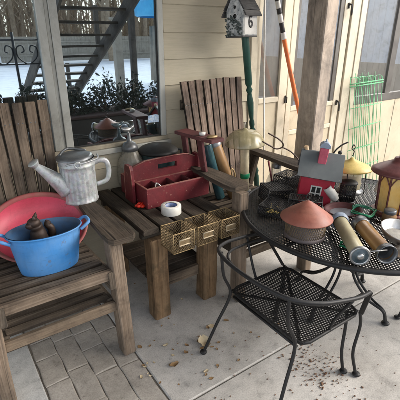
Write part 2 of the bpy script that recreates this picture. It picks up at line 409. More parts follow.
# stamped paver strip: irregular stones with worn rounded edges, one sheet of stonework
b = MB(); rnd = random.Random(3)
xs = [.2, .325, .445, .575, .692]
for c in range(4):
    y = -2.0+rnd.random()*.2
    while y < YW-.1:
        L = rnd.choice((.16, .21, .27, .33)); x0, x1, y0, y1 = xs[c]+.0012, xs[c+1]-.0012, y+.0022, min(y+L, YW)-.0022
        hz = -.004+rnd.uniform(-.0015, .0015); nx, ny = 4, 7; tl = rnd.gauss(0, .0016); tl2 = rnd.gauss(0, .0016)
        rg = []
        def pt(u, v, z):
            wob = .0025*math.sin(v*7+c*2+y*31)
            return V((x0+(x1-x0)*u+wob, y0+(y1-y0)*v+.0022*math.sin(u*5+y*17+c), z))
        per = [(i/nx, 0) for i in range(nx)]+[(1, j/ny) for j in range(ny)]+[(1-i/nx, 1) for i in range(nx)]+[(0, 1-j/ny) for j in range(ny)]
        for ins, dz in ((0, -.016), (0, -.004), (.025, -.0012), (.06, 0)):
            rg.append([pt(ins*(1-2*u)+u, ins*.5*(1-2*v)+v, hz+dz+tl*(u-.5)+tl2*(v-.5)) for u, v in per])
        b.rings(rg, False, True, True); y += L
struct(b.build('stamped_paving', M['paver']))

# house wall: lap siding between and beside the windows
def lap(name, x0, x1, z0, z1, off=.085, e=.181):
    b = MB(); k = math.floor((z0-off)/e); z = off+k*e
    while z < z1:
        a, c = max(z, z0), min(z+e, z1)
        if c-a > .01:
            t0 = .020-(a-z)/e*.012; t1 = .020-(c-z)/e*.012
            b.rings([[V((x, YW+.02, a)), V((x, YW-t0+.006, a)), V((x, YW-t0, a+.004)), V((x, YW-t1, c)), V((x, YW+.02, c))] for x in (x0, x1)], False)
        z += e
    return b
wall = thing('house_wall', 'tan lap-sided house wall behind the wooden chairs', 'wall', (0, YW, 0))
m_ = lap('a', 1.497, 2.312, -.02, 2.6)
m2 = lap('b', -.62, 1.497, -.02, .92); off = len(m_.v)
for src in (m2, lap('c', -3.5, -.62, -.02, 2.6)):
    off = len(m_.v); m_.v += src.v
    for f, u in zip(src.f, src.uv): m_.f.append(tuple(i+off for i in f)); m_.uv.append(u); m_.sm.append(False); m_.mi.append(0)
m_.build('siding', M['siding'], wall)
b = MB(); b.box((-3.5, YW+.03, -.1), (7, YW+.06, .9)); b.box((1.5, YW+.03, .9), (2.38, YW+.06, 2.6)); b.box((-3.5, YW+.03, .9), (-.62, YW+.06, 2.6)); b.build('sheathing', M['gasket'], wall)
b = MB(); b.box((2.314, YW-.03, -.02), (2.385, YW+.03, 2.6)); b.build('corner_trim', M['creamtrim'], wall)

def pane_box(x0, x1, z0, z1, y=YW): 
    b = MB(); b.rings([[V((x, y, z)) for x, z in ((x0, z0), (x1, z0), (x1, z1), (x0, z1))] for y in (y, y+.006)], False); return b
# big double window
w = thing('picture_window', 'large dark window in two lights reflecting a snowy yard and stairs', 'window', (.7, YW, .93))
fr = MB()
for x0, x1 in ((-.62, -.555), (.65, .70), (.725, .775), (1.452, 1.495)): fr.box((x0, YW-.022, .985), (x1, YW+.05, 2.6))
fr.box((.7005, YW-.010, .985), (.7245, YW+.05, 2.6))
fr.box((-.555, YW-.02, 2.56), (1.452, YW+.05, 2.6))
fr.build('frame', M['alu'], w)
b = MB(); b.box((-.64, YW-.028, .955), (1.505, YW+.05, .9845)); b.build('bottom_rail', M['sillwood'], w)
b = MB(); b.box((-.66, YW-.05, .918), (1.52, YW+.05, .9545)); b.build('sill', M['alu'], w)
g = MB(); g.box((-.555, YW-.004, .985), (.65, YW+.0, .997)); g.box((.775, YW-.004, .985), (1.452, YW, .997))
g.box((1.440, YW-.006, .997), (1.4518, YW+.0, 2.56)); g.build('gasket', M['gasket'], w)
pane_box(-.555, .65, .99, 2.56).build('pane', M['pane'], w)
pane_box(.775, 1.452, .99, 2.56).build('pane', M['pane'], w)
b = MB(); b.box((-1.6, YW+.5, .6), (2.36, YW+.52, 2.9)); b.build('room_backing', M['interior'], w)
s_ = MB(); rr = random.Random(5)
s_.prism([(-.048+rr.uniform(-.004, .004), -.026), (.05, -.03), (.055, .02), (.02, .03), (-.04, .024)], .002, frame((1.395, YW-.001, 1.12), (0, -1, 0), (1, 0, 0)))
tag(s_.build('window_sticker', M['sticker']), 'small white and blue sticker at the lower right corner of the big window', 'sticker')
# screen doors and right window
d = thing('screen_door', 'narrow cream door with grey glass left of the orange pole', 'door', (2.57, YW, 0))
b = MB()
b.box((2.388, YW-.022, 0), (2.430, YW+.03, 2.6)); b.box((2.672, YW-.022, 0), (2.772, YW+.03, 2.6))
b.box((2.4305, YW-.020, 1.135), (2.6715, YW+.03, 1.18)); b.box((2.4305, YW-.020, .0), (2.6715, YW+.03, .12)); b.build('door_frame', M['creamtrim'], d)
b = MB(); b.box((2.4305, YW-.006, .1205), (2.6715, YW+.03, 1.1345)); b.build('lower_panel', M['cream'], d)
pane_box(2.43, 2.672, 1.18, 2.6, YW).build('pane', M['pane_door'], d)
b = MB()
for k in range(24): b.box((2.43, YW+.05+.0, 1.17+k*.06), (2.56, YW+.058, 1.226+k*.06))
b.build('blind', M['blind'], d)
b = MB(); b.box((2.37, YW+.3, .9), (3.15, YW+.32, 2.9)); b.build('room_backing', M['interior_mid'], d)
b = MB(); b.box((2.752, YW-.032, 1.115), (2.766, YW-.0225, 1.185)); b.tube([(2.759, YW-.03, 1.175), (2.759, YW-.045, 1.17), (2.759, YW-.045, 1.12)], .005); b.build('handle', M['blackpaint'], d)

d = thing('patio_door', 'wide cream patio door behind the wooden post with a black handle', 'door', (3.2, YW, 0))
b = MB()
b.box((2.785, YW-.016, 0), (2.850, YW+.03, 2.6)); b.box((3.47, YW-.016, 0), (3.56, YW+.03, 2.6))
b.box((2.8505, YW-.014, 1.03), (3.4695, YW+.03, 1.077)); b.box((2.8505, YW-.014, 0), (3.4695, YW+.03, .14))
b.box((2.8505, YW-.013, .80), (3.4695, YW+.03, .845)); b.box((3.13, YW-.012, .1405), (3.17, YW+.03, .7995)); b.box((3.13, YW-.012, .8455), (3.17, YW+.03, 1.0295))
b.build('door_frame', M['creamtrim'], d)
b = MB()
b.box((2.8505, YW-.003, .1405), (3.1295, YW+.03, .7995)); b.box((3.1705, YW-.003, .1405), (3.4695, YW+.03, .7995))
b.box((2.8505, YW-.003, .8455), (3.1295, YW+.03, 1.0295)); b.box((3.1705, YW-.003, .8455), (3.4695, YW+.03, 1.0295)); b.build('lower_panel', M['cream'], d)
b = MB(); b.box((2.8505, YW-.01, 1.0775), (2.885, YW+.02, 2.6)); b.box((3.415, YW-.01, 1.0775), (3.4695, YW+.02, 2.6)); b.build('sash', M['darkframe'], d)
pane_box(2.885, 3.415, 1.078, 2.6).build('pane', M['pane_right'], d)
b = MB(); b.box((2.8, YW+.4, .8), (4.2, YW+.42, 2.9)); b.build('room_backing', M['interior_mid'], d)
for z in (1.03, 1.93):
    b = MB(); b.box((3.508, YW-.03, z-.0), (3.53, YW-.0165, z+.05)); b.tube([(3.519, YW-.03, z+.035), (3.52, YW-.055, z+.03), (3.522, YW-.058, z-.0), (3.53, YW-.055, z-.06)], .008)
    b.build('handle', M['blackpaint'], d)

d = thing('side_window', 'right-hand grey window over a cream panel behind the green trellis', 'window', (4.6, YW, 0))
b = MB(); b.box((3.575, YW-.03, 0), (3.70, YW+.03, 2.6)); b.box((3.7005, YW-.04, 0), (3.785, YW+.03, 2.6)); b.build('jamb', M['creamtrim'], d)
b = MB(); b.box((3.786, YW-.015, 0), (4.62, YW+.03, .999)); b.box((4.628, YW-.015, 0), (6.9, YW+.03, .999)); b.build('lower_panel', M['cream'], d)
b = MB(); b.box((3.786, YW-.022, 1.0), (6.9, YW+.03, 1.085)); b.box((3.786, YW-.02, 1.0855), (3.835, YW+.03, 2.6)); b.box((4.37, YW-.02, 1.0855), (4.475, YW+.03, 2.6)); b.build('frame', M['darkframe'], d)
pane_box(3.835, 4.37, 1.086, 2.6).build('pane', M['pane_right'], d); pane_box(4.475, 6.9, 1.086, 2.6).build('pane', M['pane_right'], d)
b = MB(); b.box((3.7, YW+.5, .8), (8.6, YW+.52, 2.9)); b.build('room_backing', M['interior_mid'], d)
b = MB(); b.box((4.6195, YW-.012, 0), (4.6285, YW+.02, 1.0)); b.build('panel_gap', M['gasket'], d)

# deck overhead carried by the post, stairs to the yard (seen in the glass)
b = MB(); y = -.75
while y < YW: b.box((-4, y, 2.62), (3.1, y+.135, 2.655)); y += .141
x = -3.9
while x < 3.1: b.box((x, -.7, 2.43), (x+.04, YW-.0, 2.6195)); x += .4
deck = b.build('upper_deck', M['ceiling']); tag(deck, 'brown board deck overhead roofing the patio', 'deck')
b = MB(); b.beam((2.565, 2.14, .0), (2.565, 2.14, 2.43), .132, .18, (1, 0, 0), .007, .0004, 1, .4)
p_ = b.build('porch_post', M['post_wood']); tag(p_, 'tall square wooden post holding up the deck beside the iron table', 'post')
st = thing('outdoor_stairs', 'open-tread wooden deck stairs mirrored in the big window', 'stairs', (2.6, -2.5, 0))
for x in (1.98, 3.2):
    b = MB(); b.beam((x, -.75, 2.55), (x, -5.6, -.05), .28, .045, (0, .5, 1), .004); b.build('stringer', M['stair'], st)
b = MB()
for k in range(13):
    t = (k+.5)/13; b.beam((1.99, -.75-4.85*t, 2.6-2.6*t), (3.19, -.75-4.85*t, 2.6-2.6*t), .28, .045, (0, 1, 0), .004)
b.build('treads', M['stair'], st)
for q in (.5, .97): b = MB(); b.beam((3.26, -.75-4.85*q, 2.6-2.6*q), (3.26, -.75-4.85*q, 3.55-2.6*q), .09, .06); b.build('rail_post', M['stair'], st)
so = thing('timber_planter', 'long dark timber planter box mirrored low in the big window', 'planter', (2.2, -1.1, 0))
b = MB(); b.box((.4, -1.5, 0), (4.2, -.75, .5), None, .02); b.build('box', M['wicker'], so)
b = MB(); b.box((.37, -1.53, .501), (4.23, -.72, .54), None, .01); b.build('cap_board', M['rust_cloth'], so)
rr = random.Random(17)
for i, (x, h, w_) in enumerate(((.75, .36, .3), (1.35, .42, .34), (1.95, .38, .3), (2.5, .5, .36), (3.0, .46, .3), (3.6, .4, .36))):
    b = MB()
    for k in range(900):
        a, q, r = rr.uniform(0, 6.28), rr.uniform(-.2, 1), rr.uniform(.55, 1.05)
        cz = math.sqrt(max(0, 1-q*q)); p = V((x+w_*r*cz*math.cos(a), -1.12+.26*r*cz*math.sin(a), .56+h*max(0, q)*r*(1+.25*math.sin(a*3+i))))
        d1 = V((rr.gauss(0, 1), rr.gauss(0, 1), rr.gauss(.3, 1))).normalized(); d2 = d1.cross(V((rr.gauss(0, 1), rr.gauss(0, 1), 1))).normalized()
        n0 = len(b.v); L = rr.uniform(.025, .055)
        b.v += [tuple(p-d1*L), tuple(p+d2*L*.35), tuple(p+d1*L), tuple(p-d2*L*.35)]; b.face((n0, n0+1, n0+2, n0+3))
    sh = thing('evergreen_shrub', 'dark low evergreen shrub mirrored in the planter in the big window', 'shrub', (x, -1.12, .54), 'dark shrubs in the timber planter')
    b.build('foliage', M['shrub'], sh)
    b = MB()
    for k in range(5): b.tube([(x, -1.12, .5), (x+rr.uniform(-.2, .2), -1.12+rr.uniform(-.15, .15), .56+h*.8)], [.012, .004], 5)
    b.build('stem', M['bark'], sh)
def tree(x, y, h, r, seed):
    rr = random.Random(seed); t = thing('bare_tree', '', 'tree', (x, y, -.1), 'bare winter trees beyond the snowy yard')
    t['label'] = 'bare tan winter tree trunk mirrored beyond the snow in the window'
    b = MB(); b.tube(spl([(x+rr.gauss(0, .12)*k, y, -.1+h*k/4) for k in range(5)], 3), [r*(1-.7*i/12) for i in range(13)], 8); b.build('trunk', M['bark'], t)
    b = MB()
    for k in range(16):
        z = h*rr.uniform(.15, .95); a = rr.uniform(0, 6.28); L = h*rr.uniform(.12, .3)
        b.tube([(x, y, z), (x+L*.5*math.cos(a), y+L*.5*math.sin(a), z+L*.35), (x+L*math.cos(a), y+L*math.sin(a), z+L*.9)], [r*.35, r*.2, r*.06], 5)
    b.build('crown', M['bark'], t)
rr = random.Random(11)
for i in range(30):
    a = rr.uniform(R(-5), R(35)); dd = rr.uniform(24, 40)
    tree(dd*math.sin(a), -dd*math.cos(a), rr.uniform(9, 14), rr.uniform(.12, .3), i)
b = MB(); rr = random.Random(31)
for i in range(620):
    a = rr.uniform(R(-25), R(42)); dd = rr.uniform(36, 70); h = rr.uniform(5, 15); x, y = dd*math.sin(a), -dd*math.cos(a); r = rr.uniform(.06, .22)
    b.m = rr.choice((0, 0, 1)); lx, ly = rr.gauss(0, .6), rr.gauss(0, .6)
    b.tube([(x, y, -.3), (x+lx, y+ly, h*.5), (x+lx*2.5, y+ly*2, h)], [r, r*.75, r*.2], 5)
    for k in range(7):
        z = h*rr.uniform(.05, .9); q = rr.uniform(0, 6.28); L = rr.uniform(.8, 2.6)
        b.tube([(x+lx*z/h*2, y+ly*z/h*2, z), (x+lx*z/h*2+L*math.cos(q), y+ly*z/h*2+L*math.sin(q), z+L*.9)], [r*.35, r*.1], 4)
o = b.build('far_woods', [M['bark'], M['brush']]); o['kind'] = 'stuff'; o['label'] = 'tan winter woods beyond the snow mirrored in the windows'
# yard fence, then a fence and building added for the right windows
f = thing('board_fence', 'grey board fence along the snowy yard mirrored in the window', 'fence', (14, -26, 0))
b = MB(); x = 5.0
while x < 24: b.box((x, -26.0, -.1), (x+.2, -25.97, 1.6)); x += .21
b.build('boards', M['fencewood'], f)
for z in (.3, 1.2): b = MB(); b.box((5.0, -25.96, z), (24, -25.9, z+.12)); b.build('rail', M['fencewood'], f)
f = thing('reflection_fence', 'board fence added to darken the lower reflection in the right windows', 'fence', (9, -.5, 0))  # unseen fence, added as the dark lower band in the right panes
b = MB(); y = -6.0
while y < 2.6: b.box((8.6, y, -.1), (8.63, y+.14, 1.12)); y += .147
b.build('boards', M['fencewood'], f)
f = thing('reflection_backdrop', 'long pale board-sided building added to grey the reflection in the right windows', 'building', (24, -9, 0))  # unseen building, added so the right panes mirror grey instead of bright sky
b = MB(); y = -20; rr = random.Random(8)
while y < 9:
    o_ = rr.uniform(0, .03); b.box((22-o_, y, -.1), (22.06, y+.4, 6.2), None, .02); y += .405
b.build('wall', M['siding_far'], f)
b = MB(); b.prism([(-.5, 0), (5, 0), (5, 2.2)], 30, frame((21.8, -20.5, 6.2), (0, 1, 0), (1, 0, 0))); b.build('roof', M['slate'], f)
t = thing('pool_cover', 'bright blue covered tank on a stand mirrored at the top of the window', 'tank', (8.9, -9.6, 0))
b = MB(); b.lathe([(1.5, 1.75), (1.6, 1.8), (1.62, 2.25), (1.4, 2.42), (.01, 2.5)], 28, T((8.95, -9.6, .35)) @ Matrix.Scale(.95, 4) @ T((0, 0, .35))); b.build('cover', M['tarp'], t)
b = MB()
for k in range(6): b.tube([(8.95+.98*math.cos(k), -9.6+.98*math.sin(k), -.1), (8.95+.98*math.cos(k), -9.6+.98*math.sin(k), 2.02)], .07, 8)
b.build('stand', M['fencewood'], t)
b = MB(); b.beam((4.05, -3.2, -.1), (4.05, -3.2, 2.6), .12, .12); tag(b.build('yard_post', M['stair']), 'dark post by the deck stairs mirrored near the window edge', 'post')
b = MB(); b.beam((5.0, -6.2, -.1), (5.0, -6.2, 2.1), .22, .22); b.beam((5.0, -6.2, 2.1), (5.0, -6.2, 2.16), .3, .3); tag(b.build('gate_post', M['fencewood']), 'thick wooden gate post in the snow mirrored in the window', 'post')
tr = MB()
for sx in (-1, 1):
    for k in range(2):
        cx = 1.35+k*.42
        tr.tube(spl([(cx+sx*.03, -2.9, 1.2), (cx+sx*.16, -2.9, 1.32), (cx+sx*.17, -2.9, 1.48), (cx+sx*.08, -2.9, 1.52), (cx+sx*.05, -2.9, 1.43), (cx+sx*.1, -2.9, 1.4)], 5), .012, 6)
tr.tube([(1.1, -2.9, 1.2), (2.0, -2.9, 1.2)], .014, 6); tr.tube([(1.1, -2.9, 1.62), (2.0, -2.9, 1.62)], .014, 6)
for x in (1.1, 1.56, 2.0): tr.tube([(x, -2.9, -.1), (x, -2.9, 1.75)], .025, 6)
tag(tr.build('scroll_railing', M['iron']), 'iron scroll railing in the yard mirrored in the left window light', 'railing')

# ------------------------------------------------------------------ tall wooden lounge chairs
def adirondack(label, cx, hw, yf, armz, topz, bx, bhw, nsl, mback, mseat, marm, mleg, army, armdx=0, ytop=2.53, ybot=2.335):
    t = thing('wooden_armchair', label, 'armchair', (cx, 2.1, 0), 'tall wooden slatted armchairs by the wall')
    zs = .566
    # front legs lean back a little, rear legs splay
    for s in (-1, 1):
        x = cx+s*hw
        b = MB(); b.beam((x+s*.0, yf+.02, 0), (x-s*.015, yf+.055, armz-.032), .092, .045 if False else .07, (0, 1, 0), .006); b.build('leg', mleg, t)
        b = MB(); b.beam((x, 2.56, 0), (x-s*.01, 2.36, armz-.032), .09, .05, (0, 1, 0), .006); b.build('leg', marm, t)
        b = MB(); b.beam((x-s*.055, yf+.0, zs-.06), (x-s*.055, 2.5, zs-.13), .035, .1, (1, 0, 0), .004); b.build('side_rail', mseat, t)
        b = MB(); b.beam((x-s*.055, yf+.06, .325), (x-s*.055, 2.5, .29), .035, .07, (1, 0, 0), .004); b.build('lower_rail', mseat, t)
        # arm board: broad rounded front narrowing to the rear
        ax = cx+s*(hw+.01)+armdx*(s < 0); a0 = army; a1 = 2.52
        pts = [(-.055, 0), (.05, 0), (.075, .03), (.08, .1), (.07, .3), (.05, .5), (.042, a1-a0), (-.042, a1-a0), (-.05, .5), (-.07, .3), (-.08, .1), (-.075, .03)]
        b = MB(); r0 = random.random()*9
        rg = [[V((ax+px*k, a0+py*(1 if k == 1 else 1)+(0), armz-.032+z)) for px, py in pts] for z, k in ((0, .95), (.004, 1), (.028, 1), (.032, .95))]
        b.rings(rg, False, True, False)
        e = len(b.v)-len(pts); b.face(range(e, e+len(pts)), [(py+r0, px+r0) for px, py in pts]); b.face(list(range(0, len(pts)))[::-1], [(py, px) for px, py in pts][::-1])
        b.uv = [q if len(q) > 4 else [(c_[1]*1.0+r0, c_[0]) for c_ in q] for q in b.uv]
        b.build('armrest', marm, t)
    w0, w1 = cx-hw+.04, cx+hw-.04
    b = MB(); y = yf+.075; k = 0
    while y < 2.36:
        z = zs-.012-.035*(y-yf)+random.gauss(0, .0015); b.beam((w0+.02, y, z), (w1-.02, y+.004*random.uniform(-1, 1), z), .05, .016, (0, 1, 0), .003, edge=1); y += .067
    b.build('seat', [mseat, M['gap_shade']], t)
    b = MB(); b.beam((w0, yf+.03, zs-.034), (w1, yf+.03, zs-.034), .06, .032, (0, 0, 1), .006); b.build('front_apron', mleg if mleg != M['wood_leg'] else mseat, t)
    b = MB(); y = yf+.09
    while y < 2.3:
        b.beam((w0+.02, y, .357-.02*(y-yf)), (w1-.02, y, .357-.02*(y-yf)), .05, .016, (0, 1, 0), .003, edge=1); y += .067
    b.build('footrest', [mseat, M['gap_shade']], t)
    b = MB(); b.beam((w0-.0, yf+.036, .325), (w1+.0, yf+.036, .325), .06, .03, (0, 0, 1), .006); b.build('footrest_board', M['wood_pale'], t)
    b = MB(); wd = 2*bhw/nsl
    for k in range(nsl):
        x = bx-bhw+wd*(k+.5); dz = random.uniform(-.006, .008); dy = random.gauss(0, .003)
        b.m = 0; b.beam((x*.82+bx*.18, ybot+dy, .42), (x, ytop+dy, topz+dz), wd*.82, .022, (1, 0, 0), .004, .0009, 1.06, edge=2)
        b.m = 1
        for zq in (.72, 1.22):
            f = (zq-.42)/(topz-.42)
            for o_ in (-.3, .3): b.ball((bx+(x-bx)*(.82+.18*f)+o_*wd*.6, ybot+(ytop-ybot)*f+dy-.0115, zq), .0042, 8, 1, .5)
    b.build('backrest', [mback, M['pewter'], M['gap_shade']], t)
    for z, f in ((.72, .6), (1.22, .93)):
        b = MB()
        y = ybot+(ytop-ybot)*(z-.42)/(topz-.42)+.03
        b.beam((bx-bhw*f-.02, y, z), (bx+bhw*f+.02, y, z), .075, .025, (0, 0, 1), .004); b.build('back_rail', marm, t)
    return t
adirondack('left weathered wooden armchair holding the blue tub and watering can', .345, .322, 1.70, .765, 1.335, .335, .285, 8, M['wood_chair'], M['wood_seat'], M['wood_arm'], M['wood_chair'], 1.655)
adirondack('right weathered wooden armchair under the green birdhouse pole', 1.845, .335, 1.715, .82, 1.39, 1.85, .29, 9, M['wood_rback'], M['wood_seat'], M['wood_arm'], M['wood_chair'], 1.77, .04)

# ------------------------------------------------------------------ plank table between the chairs
t = thing('wooden_table', 'low dark plank table with thick posts between the two wooden armchairs', 'table', (1.16, 2.2, 0))
b = MB()
for k in range(5):
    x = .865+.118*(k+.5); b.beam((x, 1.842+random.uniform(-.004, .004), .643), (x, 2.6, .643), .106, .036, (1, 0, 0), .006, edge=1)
b.build('tabletop', [M['wood_top'], M['gap_shade']], t)
for x, y in ((.982, 1.89), (1.352, 1.89), (.982, 2.52), (1.352, 2.52)):
    b = MB(); b.beam((x+.0, y, 0), (x-.01*(1 if x < 1.1 else -.2), y, .583), .112, .1, (1, 0, 0), .008, .0015); b.build('leg', M['wood_leg'], t)
for y in (1.9, 2.5): b = MB(); b.beam((.88, y, .604), (1.45, y, .604), .04, .038, (0, 1, 0)); b.build('apron', M['wood_arm'], t)
b = MB(); b.beam((1.04, 1.92, .225), (1.297, 1.92, .225), .075, .035, (0, 0, 1)); b.build('stretcher', M['wood_pale'], t)
b = MB()
for k in range(5): b.beam((.95, 1.98+k*.11, .24), (1.39, 1.98+k*.11, .24), .1, .02, (0, 1, 0))
b.build('shelf', M['wood_arm'], t)

# ------------------------------------------------------------------ things on the plank table
c = thing('tool_caddy', 'worn maroon wooden caddy with handle board and divided trays', 'caddy', (1.29, 2.3, .661))
z0 = .662; x0, x1 = 1.035, 1.52
def tray(y0, y1, nm, front):
    b = MB(); h = .135
    b.box((x0, y0, z0), (x1, y0+.016, z0+h)); b.box((x0, y1-.016, z0), (x1, y1, z0+h)); b.box((x0, y0+.016, z0), (x0+.016, y1-.016, z0+h-.002)); b.box((x1-.016, y0+.016, z0), (x1, y1-.016, z0+h-.002))
    o = b.build(nm, M['maroon'], c)
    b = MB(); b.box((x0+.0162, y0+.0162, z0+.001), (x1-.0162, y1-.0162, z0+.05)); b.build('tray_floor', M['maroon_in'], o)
    for k in (1, 2, 3): b = MB(); xx = x0+(x1-x0)*k/4; b.box((xx-.005, y0+.0165, z0+.0502), (xx+.005, y1-.0165, z0+h-.012)); b.build('divider', M['maroon_dark'], o)
    b = MB(); zt = z0+h
    b.box((x0+.001, y0+.001, zt-.0005), (x1-.001, y0+.015, zt+.0025)); b.box((x0+.001, y1-.015, zt-.0005), (x1-.001, y1-.001, zt+.0025)); b.box((x0+.001, y0+.016, zt-.002), (x0+.015, y1-.016, zt+.002)); b.box((x1-.015, y0+.016, zt-.002), (x1-.001, y1-.016, zt+.002))
    b.build('worn_edge', M['maroon_edge'], o)
tray(2.10, 2.285, 'tray', 1); tray(2.315, 2.50, 'tray', 0)
for x, s in ((x0-.022, -1), (x1+.022, 1)):
    b = MB(); P = [(-.058, 0), (.058, 0), (.056, .13), (.047, .225), (.03, .252), (-.03, .252), (-.047, .225), (-.056, .13)]
    b.prism(P, .02, frame((x-.01, 2.30, z0), (1, 0, 0), (0, 1, 0))); o = b.build('end_board', M['maroon'], c)
    b = MB(); b.tube([V((x-.01 if s < 0 else x+.01, 2.30+px*1.0, z0+pz)) for px, pz in P[1:]], .0035, 5); b.build('worn_edge', M['maroon_edge'], o)
# handle board with a hand slot, arched top
b = MB(); prof = []
ys, ye = 2.290, 2.310
def hb(pts):
    b.rings([[V((x, y, z)) for x, z in pts] for y in (ys, ye)], False)
zb, zt = z0+.02, z0+.262; sl0, sl1, sz0, sz1 = 1.225, 1.375, z0+.185, z0+.222
hb([(x0-.012, zb), (sl0, zb), (sl0, zt+.003), (1.13, zt), (x0-.012, zt-.03)]); hb([(sl1, zb), (x1+.012, zb), (x1+.012, zt-.03), (1.46, zt), (sl1, zt+.003)])
hb([(sl0, zb), (sl1, zb), (sl1, sz0), (sl0, sz0)]); hb([(sl0, sz1), (sl1, sz1), (sl1, zt+.003), (sl0, zt+.003)])
o = b.build('handle_board', M['maroon'], c)
b = MB(); b.tube([(x0-.01, 2.2895, zt-.03), (1.13, 2.2895, zt), (sl0, 2.2895, zt+.003), (sl1, 2.2895, zt+.003), (1.46, 2.2895, zt), (x1+.01, 2.2895, zt-.03)], .004, 6); b.build('worn_edge', M['maroon_edge'], o)
b = MB(); b.lathe([(.012, 0), (.014, .03), (.008, .05), (.004, .07)], 12, T((1.16, 2.19, z0+.07)) @ RX(.9)); b.tube(spl([(1.13, 2.16, z0+.1), (1.15, 2.19, z0+.13), (1.18, 2.2, z0+.11), (1.2, 2.18, z0+.08)], 4), .006, 6)
tag(b.build('metal_clip', M['silver']), 'small silver metal clip lying in the first tray compartment', 'clip')

tp = thing('tape_roll', 'roll of white tape with blue core on the plank table edge', 'tape', (1.137, 1.975, .662))
k = T((1.137, 1.975, .662))
b = MB(); b.lathe([(.040, .0), (.062, .0), (.064, .003), (.064, .052), (.062, .055), (.040, .055)], 40, k); b.build('tape', M['white_tape'], tp)
b = MB(); b.lathe([(.0395, .0), (.0395, .053), (.036, .053), (.036, 0), (.0395, 0)], 40, k); b.build('core', M['tape_core'], tp)
b = MB(); b.lathe([(.035, .03), (.001, .03)], 32, k); b.build('core_label', M['tape_core'], tp)
b = MB(); o_ = (1.012, 2.16, .662)
for k in range(5):
    a = k*1.3; b.ball((o_[0]+.02*math.cos(a), o_[1]+.022*math.sin(a), .675+.006*(k % 2)), .013, 8, 1.3, .8, .8)
b.tube([(1.0, 2.14, .68), (1.03, 2.16, .69), (1.04, 2.2, .672)], .006, 6)
tag(b.build('plastic_clip', M['redplastic']), 'bright red plastic trinket on the table beside the maroon caddy', 'trinket')

# brass mesh baskets hanging on the front edge
def mesh_panel(b, P0, U, W, lu, lw, s=.0195, wd=.0024):
    """diamond wire lattice in the rectangle P0 + u*U + w*W"""
    P0 = V(P0); U = V(U); W = V(W)
    for sg in (1, -1):
        c_ = -lw if sg > 0 else 0
        while c_ < lu+(lw if sg < 0 else 0):
            a = []
            for q in ((0,), (1,)):
                w_ = 0 if q[0] == 0 else lw; a.append((c_+sg*w_, w_))
            (u0, w0), (u1, w1) = a
            if u0 > u1: (u0, w0), (u1, w1) = (u1, w1), (u0, w0)
            # clip to 0..lu
            if u1 > 0 and u0 < lu:
                dz = (w1-w0)/(u1-u0)
                if u0 < 0: w0 += dz*(0-u0); u0 = 0
                if u1 > lu: w1 += dz*(lu-u1); u1 = lu
                if u1-u0 > .002: b.bar(P0+U*u0+W*w0, P0+U*u1+W*w1, wd, wd, U.cross(W))
            c_ += s
def basket(x0, x1, label):
    y0, y1, zb, zt = 1.695, 1.838, .545, .668
    t = thing('wire_basket', label, 'basket', ((x0+x1)/2, 1.77, zb), 'brass wire baskets along the table front')
    b = MB()
    X, Y, Z = (1, 0, 0), (0, 1, 0), (0, 0, 1); lx, ly, lz = x1-x0, y1-y0, zt-zb
    mesh_panel(b, (x0, y0, zb), X, Z, lx, lz); mesh_panel(b, (x0, y1, zb), X, Z, lx, lz)
    mesh_panel(b, (x0, y0, zb), Y, Z, ly, lz); mesh_panel(b, (x1, y0, zb), Y, Z, ly, lz); mesh_panel(b, (x0, y0, zb), X, Y, lx, ly)
    b.build('mesh_side', M['brassdark'], t)
    b = MB()
    for z, r in ((zt, .0038), (zb, .0028)): b.tube([(x0, y0, z), (x1, y0, z), (x1, y1, z), (x0, y1, z)], r, 6, True)
    for x in (x0, x1):
        for y in (y0, y1): b.tube([(x, y, zb), (x, y, zt)], .0028, 6)
    b.build('rim', M['brass'], t)
    xm = (x0+x1)/2; zm = zb+.062
    b = MB(); w_, h_ = .036, .017
    b.tube([(xm-w_, y0-.006, zm-h_), (xm+w_, y0-.006, zm-h_), (xm+w_, y0-.006, zm+h_), (xm-w_, y0-.006, zm+h_)], .0042, 6, True); o = b.build('label_holder', M['card'], t)
    b = MB(); b.box((xm-w_, y0-.006, zm-h_), (xm+w_, y0-.004, zm+h_)); b.build('card_back', M['brassdark'], o)
basket(.985, 1.125, 'brass wire basket with card holder nearest the blue tub')
basket(1.15, 1.295, 'middle brass wire basket on the front of the plank table')
basket(1.325, 1.462, 'brass wire basket at the right end beside the iron chair')

# glass lamp with a metal bird on top
L_ = thing('glass_bird_feeder', 'ribbed glass jar with metal bird finial under the window', 'feeder', (1.15, 2.56, .661)); k = T((1.15, 2.565, .662))
b = MB(); b.lathe([(.07, 0), (.09, .01), (.1, .05), (.098, .12), (.085, .2), (.05, .265), (.043, .275)], 48, k, flute=.06, nf=18); b.build('jar', M['lampglass'], L_)
b = MB(); b.lathe([(.05, .268), (.058, .272), (.058, .3), (.05, .31), (.042, .325), (.02, .335), (.012, .36), (.01, .395), (.0, .4)], 24, k); b.build('collar', M['pewter'], L_)
b = MB(); b.tube([(1.145, 2.565, 1.05), (1.15, 2.565, 1.075)], .006, 6)
b.tube(spl([(1.095, 2.565, 1.1), (1.115, 2.565, 1.088), (1.15, 2.565, 1.084), (1.178, 2.565, 1.098), (1.19, 2.565, 1.108)], 4), [.004, .006, .009, .012, .015, .017, .018, .018, .017, .014, .012, .012, .013, .011, .008, .006, .003], 8); b.build('bird_finial', M['silver'], L_)
